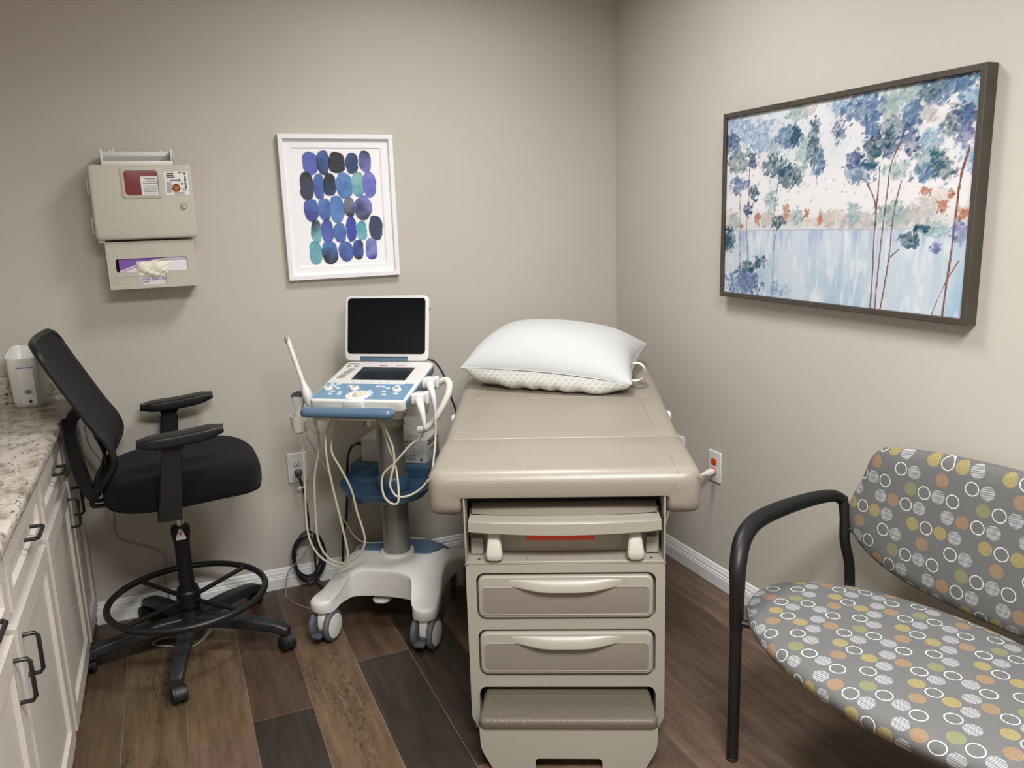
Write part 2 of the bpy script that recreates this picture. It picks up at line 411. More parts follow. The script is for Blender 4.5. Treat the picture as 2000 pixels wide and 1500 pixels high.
# ------------------------------------------------------------------ the room
XL, YF = -2.97, -4.7
structure(MB().box(XL-.1, .1, 0, .1, 0, CEIL).build('wall_back', M['wall']))
structure(MB().box(0, .1, YF, 0, 0, CEIL).build('wall_right', M['wall']))
structure(MB().box(XL-.1, XL, YF, 0, 0, CEIL).build('wall_left', M['wall']))
structure(MB().box(XL-.1, .1, YF-.1, YF, 0, CEIL).build('wall_front', M['wall']))
structure(MB().box(XL-.1, .1, YF-.1, .1, CEIL, CEIL+.1).build('ceiling', M['ceil']))
def make_floor():
    PW, PL, x0 = .1866, 1.22, -2.2355
    verts, faces, cols = [], [], []
    offs = {0: -.32, 1: -.32+.55, 2: -.935, 3: -1.6, 4: -.729, -1: -.525, 8: -1.63, 9: -1.437}
    tan = {(0,): 1}
    def tone(i, j):
        t = {(-1, 0): (.062, .040, .024, .25), (-1, -1): (.072, .048, .030, .2), (0, 0): (.046, .029, .019, .3), (0, -1): (.082, .056, .033, 1.),
             (1, 0): (.036, .024, .017, .2), (1, -1): (.088, .058, .036, .35), (2, 0): (.048, .029, .020, .2), (2, -1): (.022, .0175, .0145, .1),
             (3, 0): (.092, .061, .038, .85), (3, -1): (.092, .061, .038, .9), (4, 0): (.056, .034, .022, .15), (4, -1): (.024, .0185, .0150, .1), (5, 0): (.040, .026, .019, .2), (5, -1): (.030, .021, .0155, .2)}.get((i, j))
        if t: return (t[0]*1.55, t[1]*1.55, t[2]*1.5, t[3])
        h = random.Random(i*31+j*7); v = .088 + .038*h.random()
        return (v*1.25, v*.82, v*.6, .3)
    g = .0013
    def quad(xa, xb, ya, yb, z, c):
        n = len(verts); verts.extend([(xa, ya, z), (xb, ya, z), (xb, yb, z), (xa, yb, z)]); faces.append((n, n+1, n+2, n+3)); cols.append(c)
    for i in range(-5, 13):
        xa, xb = max(XL, x0 + PW*(i-0)), min(0, x0 + PW*(i+1))
        if xb <= XL or xa >= 0: continue
        cut = offs.get(i, -((i*.53) % PL))
        jmin = math.floor((YF-cut)/PL); jmax = math.ceil((0-cut)/PL)
        for j in range(jmin, jmax):
            ya, yb = max(YF, cut + PL*j), min(0, cut + PL*(j+1))
            if yb <= ya: continue
            quad(xa+g, xb-g, ya+g, yb-g, 0, tone(i, j))
            seam = (.17, .145, .122, 0)  # pale strips paint in the light that the board bevels catch
            quad(xa-g, xa+g, ya, yb, -.0002, seam); quad(xa+g, xb-g, ya-g, ya+g, -.0002, seam)
    # solid slab under the boards
    n = len(verts); z0, z1 = -.1, -.001
    verts.extend([(XL-.1, YF-.1, z0), (.1, YF-.1, z0), (.1, .1, z0), (XL-.1, .1, z0), (XL-.1, YF-.1, z1), (.1, YF-.1, z1), (.1, .1, z1), (XL-.1, .1, z1)])
    for f in ((3, 2, 1, 0), (4, 5, 6, 7), (0, 1, 5, 4), (1, 2, 6, 5), (2, 3, 7, 6), (3, 0, 4, 7)): faces.append(tuple(n+q for q in f)); cols.append((.04, .03, .02, 0))
    me = bpy.data.meshes.new('floor'); me.from_pydata(verts, [], faces)
    a = me.color_attributes.new('plank', 'FLOAT_COLOR', 'CORNER')
    for p in me.polygons:
        for l in p.loop_indices: a.data[l].color = cols[p.index]
    me.materials.append(M['floor']); o = bpy.data.objects.new('floor', me); COL.objects.link(o); structure(o)
make_floor()
BBP = [(0, 0), (.0145, 0), (.0145, .046), (.0125, .050), (.0125, .056), (.0095, .059), (.0095, .068), (.006, .075), (.0045, .084), (0, .0885)]
structure(MB().quadloops([[(x, -d, z) for d, z in BBP] for x in (-2.352, -.0145)]).build('baseboard_back', M['trim'], sharp=20))
structure(MB().quadloops([[(-d, y, z) for d, z in BBP] for y in (YF, 0)]).build('baseboard_right', M['trim'], sharp=20))

# ------------------------------------------------------------------ base cabinets and counter
FX = -2.360      # cabinet face
def shaker(b, y0, y1, z0, z1, x=FX, th=.020, rail=.058):
    """a shaker front facing +x"""
    f = lambda u, v, d: (x + d, u, v)
    b.plate([(y0, z0), (y1, z0), (y1, z1), (y0, z1)], [[(y0+rail, z0+rail), (y1-rail, z0+rail), (y1-rail, z1-rail), (y0+rail, z1-rail)]], f, th)
    b.box(x, x+.010, y0+rail-.004, y1-rail+.004, z0+rail-.004, z1-rail+.004)
    # sloped inner moulding
    r = rail; o = [(y0+r, z0+r), (y1-r, z0+r), (y1-r, z1-r), (y0+r, z1-r)]; k = .008
    i = [(y0+r+k, z0+r+k), (y1-r-k, z0+r+k), (y1-r-k, z1-r-k), (y0+r+k, z1-r-k)]
    b.quadloops([[(x+th-.001, p[0], p[1]) for p in o], [(x+.0102, p[0], p[1]) for p in i]], False, False)
    return b
def pull(parent, y, z, horiz=False, x=FX+.020, L=.096):
    a = [(x, -L/2), (x+.024, -L/2), (x+.030, -L/2+.008), (x+.030, L/2-.008), (x+.024, L/2), (x, L/2)]
    pts = [(q[0], y+q[1], z) if horiz else (q[0], y, z+q[1]) for q in a]
    return MB().tube(pts, .0048, 10).build('handle', M['blackmetal'], parent)
def cabinet(y0, y1, doors, drawers, label):
    t = thing('base_cabinet', label, 'cabinet', (0, 0, 0), 0, 'base cabinets under the counter')
    MB().box(XL+.003, FX, y0, y1, .085, .874).box(XL+.003, FX-.075, y0, y1, 0, .085).build('body', M['cab'], t)
    for (a, b_, hy) in doors:
        d = shaker(MB(), a, b_, .085, .684).build('door', M['cab'], t, bevel=.0015, smooth=False); pull(d, hy, .598)
    for (a, b_) in drawers:
        d = shaker(MB(), a, b_, .720, .858, rail=.042).build('drawer', M['cab'], t, bevel=.0015, smooth=False); pull(d, (a+b_)/2+.02, .800, True)
    return t
cabinet(-.345, -.004, [(-.328, -.022, -.288)], [(-.328, -.022)], 'narrow grey-white shaker cabinet at the back wall, behind the stool')
cabinet(-.905, -.347, [(-.886, -.370, -.418)], [(-.886, -.370)], 'grey-white shaker cabinet with one drawer and one door beside the black stool')
cabinet(-1.995, -.907, [(-1.440, -.928, -1.395), (-1.985, -1.468, -1.515)], [(-1.440, -.928), (-1.985, -1.468)], 'wide grey-white shaker cabinet with two doors nearest the camera')
ct = thing('countertop', 'grey and cream stone-patterned laminate countertop on the white cabinets', 'countertop', (0, 0, 0))
prof = [(XL+.003, .876)] + [(-2.330, .876)] + [(-2.325 + .0*i, .880) for i in range(1)] + [(-2.3225, .889), (-2.3225, .898)] + [(-2.3385+.016*math.cos(a), .898+.016*math.sin(a)) for a in [PI/2*i/6 for i in range(1, 7)]] + [(XL+.003, .914)]
MB().quadloops([[(x, y, z) for x, z in prof] for y in (-2.0, 0)]).build('top', M['granite'], ct, sharp=50)
MB().box(XL+.003, -2.378, -.020, -.001, .914, 1.012, .004).build('backsplash', M['granite'], ct)

# gel warmer on the counter
wt = thing('gel_warmer', 'small white plastic warmer with an open scooped top, on the counter by the back wall', 'appliance', (-2.443, -.088, .9145), math.radians(-14))
b = MB(); L = []
def wl(w_, d_, r_, cy=0): return rrect(w_, d_, r_, 5, 0, cy)
for z, w_, d_ in ((0, .088, .082), (.004, .094, .088), (.03, .097, .092), (.12, .104, .098), (.165, .106, .100)):
    L.append(xy(wl(w_, d_, .022), z))
def topz(x, y, base): return base + .034*min(1, max(0, (y+.045)/.05)) if y > -.045 else base
for s_, dz in ((1.0, 0), (.985, .004), (.93, .004), (.88, -.004), (.8, -.03), (.6, -.04)):
    L.append([(p[0]*s_, p[1]*s_, (topz(p[0], p[1], .170) + dz) if dz > -.02 else .17+dz) for p in wl(.107, .101, .022)])
b.quadloops(L).build('body', M['white'], wt, sharp=50)
slab_y(MB(), lambda i: rrect(.052-2*i, .13-2*i, .006, 4, .012, .075), -.0515, -.04, .001).build('front_panel', M['paper'], wt)
MB().box(-.014, .038, -.0525, -.045, .1395, .1425).build('stripe', M['purple'], wt)
MB().lathe([(.001, -.053), (.0125, -.053), (.0125, -.045)], (0, 0, 0), 24, 'y').xform(Matrix.Translation((.014, 0, .056)) @ Matrix.Diagonal((1, 1, .62, 1))).build('badge', M['badge'], wt)
MB().lathe([(.001, -.0545), (.006, -.053), (.006, -.045)], (.016, 0, .022), 16, 'y').build('button', M['brownbtn'], wt)
MB().tube([(.046, .02, .03), (.075, .022, .032)], .006, 10).tube([(.072, .022, .032), (.13, .03, .03)], .004, 8).build('power_plug', M['white'], wt)

# ------------------------------------------------------------------ sharps cabinet and glove dispenser on the back wall
sh = thing('sharps_cabinet', 'beige locking sharps disposal cabinet with red window on the back wall', 'sharps container', (-2.003, 0, 1.476))
b = MB(); L = []
slab_y(b, lambda i: rrect(.334-2*i, .258-2*i, .014, 5, 0, .131), -.131, -.055, .009)
slab_y(b, lambda i: rrect(.322-2*i, .25-2*i, .010, 5, 0, .131), -.056, 0, .001)
b.box(-.16, -.14, -.12, -.02, -.006, .004)
b.build('body', M['sharps'], sh)
fr = lambda i, y: xz(rrect(.132-2*i, .107-2*i, .012, 5, -.001, .196), y)
MB().quadloops([fr(0, -.1305), fr(0, -.1325), fr(.002, -.134), fr(.010, -.134), fr(.0125, -.1315)], False, False).build('window_frame', M['sharps'], sh)
wn = MB(); slab_y(wn, lambda i: rrect(.107-2*i, .083-2*i, .010, 5, -.001, .196), -.1325, -.130, .0002); wn = wn.build('window', M['red'], sh)
MB().box(-.003, .0515, -.1333, -.132, .1552, .2185).build('notice', M['paper'], wn)
b = MB()
b.box(.010, .046, -.1338, -.133, .2095, .213)
for i in range(9): b.box(.004 + (.012 if i == 0 else 0), .0495, -.1337, -.133, .2045-i*.0056, .2062-i*.0056+(.001 if i < 3 else 0))
b.build('notice_text', M['papergrey'], wn)
st = MB(); slab_y(st, lambda i: rrect(.080-2*i, .082-2*i, .003, 3, .1135, .193), -.1322, -.130, .0002); st = st.build('sticker', M['paper'], sh)
def disc(b, cx, cz, r, y0, y1, seg=24): return b.lathe([(r, y0), (r, y1)], (cx, 0, cz), seg, 'y')
disc(MB(), .1115, .178, .0145, -.1330, -.132).build('biohazard_disc', M['orange'], st)
b = MB()
for k in range(3):
    a = PI/2 + k*2*PI/3; cx, cz = .1115+.0058*math.cos(a), .178+.0058*math.sin(a)
    pts = []
    for j in range(19):
        t = a + math.radians(-205 + 410*j/18*.78 + 45); pts.append((cx+.0048*math.cos(a-2.5+5.0*j/18), -.1333, cz+.0048*math.sin(a-2.5+5.0*j/18)))
    b.tube(pts, .0011, 6)
pts = [(.1115+.0052*math.cos(2*PI*j/20), -.1333, .178+.0052*math.sin(2*PI*j/20)) for j in range(20)]
b.tube(pts, .0007, 6, closed=True)
pts = [(.1115+.0128*math.cos(2*PI*j/28), -.1333, .178+.0128*math.sin(2*PI*j/28)) for j in range(28)]
b.tube(pts, .0010, 6, closed=True)
b.build('biohazard_symbol', M['ink'], st)
b = MB()
for i in range(11): b.box(.1405, .1475-(i % 2)*.001, -.1329, -.132, .172+i*.0042, .172+i*.0042+(.0028 if i % 3 else .0016))
for i, (x0, x1, z) in enumerate([(.083, .107, .2265), (.083, .106, .2205), (.083, .110, .214), (.124, .132, .2285), (.138, .148, .2275), (.139, .147, .2225)]): b.box(x0, x1, -.1329, -.132, z, z+.0028)
b.box(.082, .097, -.1328, -.132, .2045, .2055); b.box(.095, .120, -.1329, -.132, .203, .207); b.box(.121, .128, -.1329, -.132, .202, .2085)
b.build('barcode', M['ink'], st)
b = MB()
for i in range(11): b.box(.080, .0965, -.1328, -.132, .1605+i*.0036, .1621+i*.0036)
for i in range(3): b.box(.103, .138, -.1328, -.132, .1555+i*.003, .1568+i*.003)
for i in range(4): b.box(.131, .144, -.1328, -.132, .167+i*.0028, .1683+i*.0028)
b.prism([(.126, -.1328, .190), (.138, -.1328, .190), (.132, -.1328, .199)], (0, .0008, 0))
b.build('small_print', M['papergrey'], st)
MB().lathe([(.0105, -.130), (.0105, -.137), (.009, -.1395), (.0055, -.1395), (.0050, -.137), (.0022, -.137), (.0022, -.140), (.001, -.140)], (.132, 0, .116), 28, 'y').build('lock', M['chrome'], sh)
b = MB(); f = lambda i, y: xz(rrect(.078-2*i, .024-2*i, .003, 3, -.119, .026), y)
b.quadloops([f(0, -.1308), f(0, -.1320), f(.0012, -.1324), f(.0022, -.1320), f(.0025, -.1308)], False, False)
b.build('name_plate', M['sharps'], sh)
# flip lid on top
lid = MB().box(-.121, .110, -.128, -.118, .256, .272, .003).box(-.121, -.115, -.126, -.03, .262, .312, .002).box(.104, .110, -.126, -.03, .262, .312, .002).box(-.121, .110, -.035, -.025, .262, .312, .003).box(-.118, .107, -.118, -.03, .256, .262).box(-.085, -.080, -.035, -.027, .31, .322).box(.060, .065, -.035, -.027, .31, .322).box(-.098, -.088, -.035, -.027, .31, .317).box(.070, .080, -.035, -.027, .31, .317)
lid = lid.build('lid', M['white'], sh, bevel=.001)
MB().box(-.115, .104, -.070, -.064, .262, .292).build('lid_liner', M['metallight'], lid)
MB().box(.112, .117, -.10, -.05, .258, .300, .001).build('lid_hinge', M['sharps'], sh)
for z0 in (.183, .046):
    MB().tube([(-.166, -.10, z0+.035), (-.174, -.10, z0+.034), (-.174, -.10, z0+.02), (-.170, -.10, z0+.016), (-.174, -.10, z0+.012), (-.174, -.10, z0-.018), (-.166, -.10, z0-.02)], .0022, 8).build('hinge', M['white'], sh)

gd = thing('glove_dispenser', 'beige glove box holder with a cut-out front, under the sharps cabinet', 'dispenser', (-2.0, 0, 1.303))
b = MB()
hole = fillet([(-.1195, .108), (-.1195, .060), (-.046, .060), (-.040, .012), (.040, .012), (.043, .059), (.119, .060), (.119, .108)], [.010, .010, .009, .008, .008, .006, .006, .010])
b.plate(fillet([(-.146, 0), (.146, 0), (.146, .168), (-.146, .168)], .004), [hole], lambda u_, v_, d: (u_, -.114+d, v_), .004)
b.box(-.146, -.142, -.111, 0, 0, .168).box(.142, .146, -.111, 0, 0, .168).box(-.146, .146, -.111, 0, 0, .004).box(-.146, .146, -.004, 0, 0, .168)
b.build('holder', M['sharps'], gd, bevel=.0012)
b = MB(); f = lambda i, y: xz(rrect(.082-2*i, .025-2*i, .003, 3, -.092, .0345), y)
b.quadloops([f(0, -.1138), f(0, -.1150), f(.0012, -.1153), f(.0022, -.1150), f(.0025, -.1138)], False, False)
b.plate(rrect(.011, .012, .002, 3, -.120, .0345), [rrect(.006, .007, .001, 3, -.120, .0365)], lambda u_, v_, d: (u_, -.1148+d, v_), .001)
b.plate(rrect(.009, .012, .002, 3, -.108, .0345), [rrect(.004, .006, .001, 3, -.107, .0325)], lambda u_, v_, d: (u_, -.1148+d, v_), .001)
b.build('emblem', M['sharps'], gd)
gb = thing('glove_box', 'white and purple carton of vinyl exam gloves inside the wall holder', 'box', (-2.0, 0, 1.303))
MB().box(-.109, .1405, -.109, -.006, .005, .120, .001).build('carton', M['boxwhite'], gb)
b = MB(); cur = lambda u_: .0655 + .040*math.sin(min(1, (u_+.108)/.17)*PI/2)
N = 24; xs = [-.1088 + .2488*i/N for i in range(N+1)]
b.quadloops([[(x, -.1093, cur(x)) for x in xs] + [(x, -.1093, .1199) for x in xs[::-1]], [(x, -.1089, cur(x)) for x in xs] + [(x, -.1089, .1199) for x in xs[::-1]]])
b.build('purple_band', M['purple'], gb)
b = MB(); b.tube([(x, -.1092, cur(x)-.004) for x in xs], .0028, 6, flat=.3, up=(0, 1, 0)).build('white_arc', M['paper'], gb)
b = MB(); b.tube([(x, -.1092, cur(x)-.0078) for x in xs], .0006, 6).build('grey_arc', M['papergrey'], gb)
text('lettering', 'Vinyl Exam Gloves', .0135, M['purpleink'], gb, Matrix.Translation((-.0385, -.1096, .0285)) @ FACE_FRONT)
text('small_lettering', '4 Months', .0055, M['ink'], gb, Matrix.Translation((-.0385, -.1096, .0205)) @ FACE_FRONT)
gl = MB(); NX, NZ = 26, 16; rows = []
for j in range(NZ+1):
    row = []
    for i in range(NX+1):
        u_, v_ = i/NX, j/NZ
        x = -.052 + .120*u_ + (-.004 + .012*(1-v_))*math.sin(u_*PI) - .02*(1-v_)*u_; z = .046 + .050*v_ - .008*math.sin(u_*PI)*(1-v_)
        y = -.1096 - .011*abs(math.sin(u_*PI)*math.sin(v_*PI))**.5 - .0016*math.sin(11*u_+9*v_+2*math.sin(4*v_)) - .0010*math.sin(23*u_-17*v_+3*math.sin(3*u_))
        row.append((x, min(y, -.1094), z))
    rows.append(row)
gl.quadloops(rows, False, False, closed=False)
gl.build('gloves', M['glove'], gb)

# ------------------------------------------------------------------ framed watercolour print on the back wall
def paint_mesh(name, img, f, m, parent):
    """img: (H, W, 3) linear; f(s, t) gives the vertex"""
    H, W, _ = img.shape; verts = []
    for j in range(H):
        for i in range(W): verts.append(f(i/(W-1), j/(H-1)))
    faces = [(j*W+i, j*W+i+1, (j+1)*W+i+1, (j+1)*W+i) for j in range(H-1) for i in range(W-1)]
    me = bpy.data.meshes.new(name); me.from_pydata(verts, [], faces)
    a = me.color_attributes.new('paint', 'FLOAT_COLOR', 'POINT')
    a.data.foreach_set('color', np.concatenate([img.reshape(-1, 3), np.ones((H*W, 1))], 1).astype(np.float32).ravel())
    me.materials.append(m); o = bpy.data.objects.new(name, me); COL.objects.link(o); o.parent = parent
    return o
def lin(c): return np.array(S(*c)[:3])
def fbm(H, W, cell, octs=3, seed=0, ay=1.):
    r = np.random.default_rng(seed); out = np.zeros((H, W)); amp = 1; tot = 0
    for o in range(octs):
        gy, gx = int(H/(cell*ay))+3, int(W/cell)+3; g = r.random((gy, gx))
        yy = np.linspace(0, gy-2.001, H); xx = np.linspace(0, gx-2.001, W)
        y0 = yy.astype(int); x0 = xx.astype(int); fy = (yy-y0)[:, None]; fx = (xx-x0)[None, :]
        fy = fy*fy*(3-2*fy); fx = fx*fx*(3-2*fx)
        a = g[y0][:, x0]*(1-fx)+g[y0][:, x0+1]*fx; c = g[y0+1][:, x0]*(1-fx)+g[y0+1][:, x0+1]*fx
        out += amp*(a*(1-fy)+c*fy); tot += amp; amp *= .5; cell = max(2, cell/2)
    return out/tot
def frame_loops(w_, h_, prof, f):
    """prof: (inset, depth) pairs; f(u, v, d) -> point"""
    L = []
    for i, d in prof:
        L.append([f(u_, v_, d) for u_, v_ in ((-w_/2+i, -h_/2+i), (w_/2-i, -h_/2+i), (w_/2-i, h_/2-i), (-w_/2+i, h_/2-i))])
    return L
pt = thing('framed_print', 'white framed print of rows of blue watercolour ovals on the back wall', 'picture', (-1.2845, 0, 1.574))
pf = lambda u_, v_, d: (u_, -d, v_)
MB().quadloops(frame_loops(.453, .562, [(0, .004), (0, .026), (.0015, .0275), (.017, .0275), (.0185, .026), (.0185, .012), (.0225, .010)], pf), False, False).build('frame', M['whiteframe'], pt, sharp=30)
MB().quadloops(frame_loops(.418, .527, [(0, .010), (0, .0125), (.032, .0125), (.036, .0085)], pf), False, False).build('mat_board', M['matboard'], pt, sharp=20)
MB().box(-.225, .225, -.0045, -.001, -.28, .28).build('backing', M['matboard'], pt)
OV = [(-1.3905, 1.7468, .0515, .0818, 'pb', 'pb'), (-1.3415, 1.7489, .045, .0862, 'bl', 'nv'), (-1.2864, 1.7496, .0579, .0732, 'bk', 'bk'), (-1.2263, 1.7463, .045, .0711, 'db', 'nv'), (-1.1731, 1.7529, .0429, .0754, 'bk', 'pp'),
      (-1.4109, 1.6607, .0515, .0948, 'bk', 'dk'), (-1.3623, 1.6564, .0386, .0883, 'bl', 'in'), (-1.3205, 1.6639, .0429, .084, 'bk', 'nv'), (-1.2633, 1.6609, .06, .0926, 'lb', 'sb'), (-1.2066, 1.6647, .0472, .0862, 'sg', 'tl'), (-1.1601, 1.6641, .0472, .0926, 'pp', 'pb'),
      (-1.4005, 1.5656, .0515, .084, 'bl', 'in'), (-1.3488, 1.5652, .0429, .0818, 'lb', 'bl'), (-1.2982, 1.5662, .0536, .0926, 'sb', 'lb'), (-1.248, 1.5741, .0386, .0732, 'gy', 'bk'), (-1.1913, 1.5705, .0643, .0883, 'pp', 'dk'),
      (-1.3867, 1.4799, .0386, .0797, 'bk', 'lt'), (-1.3429, 1.4793, .0429, .0818, 'in', 'pb'), (-1.2933, 1.4743, .045, .0711, 'sb', 'bl'), (-1.2457, 1.4865, .0364, .0883, 'ub', 'ub'), (-1.2039, 1.4781, .0386, .0754, 'tl', 'lt'), (-1.1444, 1.4864, .0493, .0883, 'nv', 'dk'),
      (-1.3965, 1.3969, .0429, .0797, 'tl', 'lt'), (-1.3391, 1.3943, .0579, .084, 'sb', 'bk'), (-1.273, 1.3978, .0515, .0775, 'bl', 'in'), (-1.2235, 1.4017, .0386, .0711, 'in', 'bk'), (-1.1688, 1.404, .0429, .0775, 'lp', 'ub')]
PAL = dict(pb=(92, 104, 190), bl=(74, 106, 178), nv=(40, 58, 98), bk=(34, 38, 50), db=(36, 72, 116), pp=(124, 128, 206), dk=(58, 66, 92), lb=(96, 142, 204), sb=(72, 122, 186), sg=(140, 190, 194), tl=(86, 168, 186), gy=(112, 118, 140), ub=(58, 72, 176), lt=(120, 184, 198), lp=(150, 158, 216))
PAL['in'] = (64, 82, 160)
def print_img():
    H, W = 280, 184; X0, X1, Z0, Z1 = -.179, .179, -.2335, .2335
    img = np.ones((H, W, 3))*lin((238, 238, 240)); zz, xx = np.meshgrid(np.linspace(Z0, Z1, H), np.linspace(X0, X1, W), indexing='ij')
    nz = fbm(H, W, 14, 4, 3); nz2 = fbm(H, W, 30, 3, 5)
    for k, (cx, cz, w_, h_, a, c) in enumerate(OV):
        ux = (xx-(cx+1.2845))/(w_*.60) + (nz-.5)*.35; uz = (zz-(cz-1.574))/(h_*.585) + (nz2-.5)*.3
        d = (np.abs(ux)**2.3+np.abs(uz)**2.3)**(1/2.3); m = np.clip((1.0-d)/.07, 0, 1)
        g = np.clip(.5+.7*uz+(nz2-.5)*1.6+(nz-.5)*.8, 0, 1)[..., None]
        col = lin(PAL[a])*g + lin(PAL[c])*(1-g)
        col = .80*col*(.78+.5*nz[..., None])*(1-.32*np.exp(-((d-.94)/.05)**2))[..., None]
        m = m[..., None]*.96; img = img*(1-m)+np.clip(col, 0, 1)*m
    return img
paint_mesh('print', print_img(), lambda s, t: (-.179+.358*s, -.0080, -.2335+.467*t), M['print'], pt)

# ------------------------------------------------------------------ framed landscape on the right wall
pn = thing('framed_painting', 'large dark framed landscape of blue trees by a lake on the right wall', 'picture', (0, -1.3465, 1.528))
PWd, PHt = 1.032, .6575
rf = lambda u_, v_, d: (-d, -u_, v_)
MB().quadloops(frame_loops(PWd, PHt, [(0, .002), (0, .041), (.002, .043), (.016, .043), (.0175, .041), (.0175, .028)], rf), True, False).build('frame', M['frame'], pn, sharp=30)
TRUNKS = [[(.65, .595), (.69, .48), (.691, .314), (.693, .154), (.692, .0)], [(.761, .752), (.735, .656), (.728, .521), (.719, .349), (.712, .137), (.709, 0)], [(.697, .66), (.696, .558), (.692, .445)], [(.775, .586), (.756, .444), (.749, .246), (.739, .104), (.729, 0)], [(.98, .706), (.962, .587), (.956, .439), (.95, .241), (.944, .135), (.939, 0)], [(.976, .242), (.94, .142), (.904, 0)], [(.125, .718), (.124, .573), (.119, .384), (.13, .191)], [(.077, .534), (.082, .352), (.088, .134)], [(.273, .614), (.259, .455), (.264, .251), (.259, 0)], [(.276, .374), (.26, .261)], [(.245, .883), (.246, .706)], [(.185, .11), (.182, .0)], [(.782, .282), (.753, .246)]]
FOL = {'lb': [(.062, .902, .074, .094), (.187, .873, .058, .081), (.972, .894, .027, .06), (.292, .046, .048, .031), (.632, .966, .05, .043), (.863, .746, .031, .048), (.986, .661, .027, .054), (.53, .96, .03, .04)],
       'pk': [(.838, .868, .037, .048), (.387, .963, .035, .028), (.719, .907, .027, .042), (.854, .458, .044, .049), (.502, .422, .032, .038), (.798, .426, .039, .042), (.644, .411, .036, .036), (.23, .425, .04, .041), (.6, .405, .05, .03)],
       'sg': [(.386, .767, .035, .085), (.352, .96, .044, .038), (.724, .938, .047, .049), (.789, .964, .051, .048), (.604, .438, .027, .049), (.242, .516, .031, .056), (.753, .638, .04, .042), (.363, .433, .027, .049), (.77, .444, .04, .051), (.896, .376, .037, .032), (.867, .674, .049, .064), (.247, .805, .029, .06), (.05, .42, .03, .04), (.72, .43, .04, .05)],
       'sb': [(.32, .852, .059, .057), (.457, .703, .029, .056), (.07, .619, .048, .048), (.619, .926, .072, .06), (.894, .956, .064, .054), (.625, .641, .052, .057), (.106, .059, .085, .066), (.84, .613, .037, .032), (.95, .98, .039, .037), (.66, .85, .03, .06), (.8, .87, .03, .05)],
       'gt': [(.066, .756, .064, .063), (.937, .811, .04, .061), (.852, .958, .042, .047), (.022, .307, .034, .066), (.913, .622, .035, .047), (.737, .83, .047, .05), (.43, .76, .03, .05)],
       'db': [(.536, .846, .023, .054), (.8, .763, .035, .073), (.122, .479, .023, .032), (.964, .836, .033, .045), (.031, .865, .032, .063), (.6, .705, .03, .044), (.145, .747, .026, .041)],
       'vi': [(.963, .754, .028, .042), (.98, .369, .031, .047), (.138, .084, .047, .054), (.728, .732, .024, .038), (.289, .682, .024, .029), (.901, .295, .015, .02)],
       'dt': [(.348, .848, .022, .048), (.432, .854, .020, .088), (.251, .706, .056, .06), (.328, .649, .054, .058), (.28, .409, .03, .028), (.662, .724, .032, .065), (.713, .759, .041, .051), (.889, .672, .024, .048), (.81, .317, .033, .038), (.852, .376, .026, .016), (.125, .159, .037, .033), (.193, .185, .035, .034), (.15, .567, .023, .042), (.016, .318, .021, .067)],
       'po': [(.025, .438, .022, .054), (.987, .454, .022, .031), (.542, .439, .031, .027), (.317, .424, .028, .03), (.907, .512, .036, .032), (.45, .41, .05, .02)],
       'orr': [(.316, .464, .016, .04), (.175, .436, .014, .04), (.413, .456, .012, .019), (.471, .427, .01, .036), (.856, .535, .019, .02), (.916, .464, .018, .036), (.937, .519, .01, .014), (.087, .389, .012, .013), (.976, .439, .017, .019)]}
DK = {'sb': .86, 'db': .84, 'dt': .88, 'gt': .86, 'vi': .9, 'lb': .94, 'sg': .92}
FC = {'lb': [(164, 192, 218), (138, 172, 208), (200, 214, 228)], 'pk': [(206, 198, 196), (194, 190, 190), (216, 208, 204)], 'sg': [(160, 190, 192), (182, 204, 202), (140, 174, 184)],
      'sb': [(110, 148, 188), (88, 126, 172), (146, 176, 206)], 'gt': [(96, 130, 142), (118, 150, 160), (76, 108, 126)], 'db': [(70, 102, 156), (56, 86, 138), (98, 128, 178)],
      'vi': [(124, 130, 186), (108, 116, 172), (158, 164, 208)], 'dt': [(46, 98, 114), (38, 86, 106), (70, 120, 148)], 'po': [(228, 204, 186), (218, 206, 196), (232, 214, 202)], 'orr': [(184, 104, 72), (200, 136, 106), (168, 92, 66)]}
FC = {k: [tuple(c*DK.get(k, .96) for c in q) for q in v] for k, v in FC.items()}
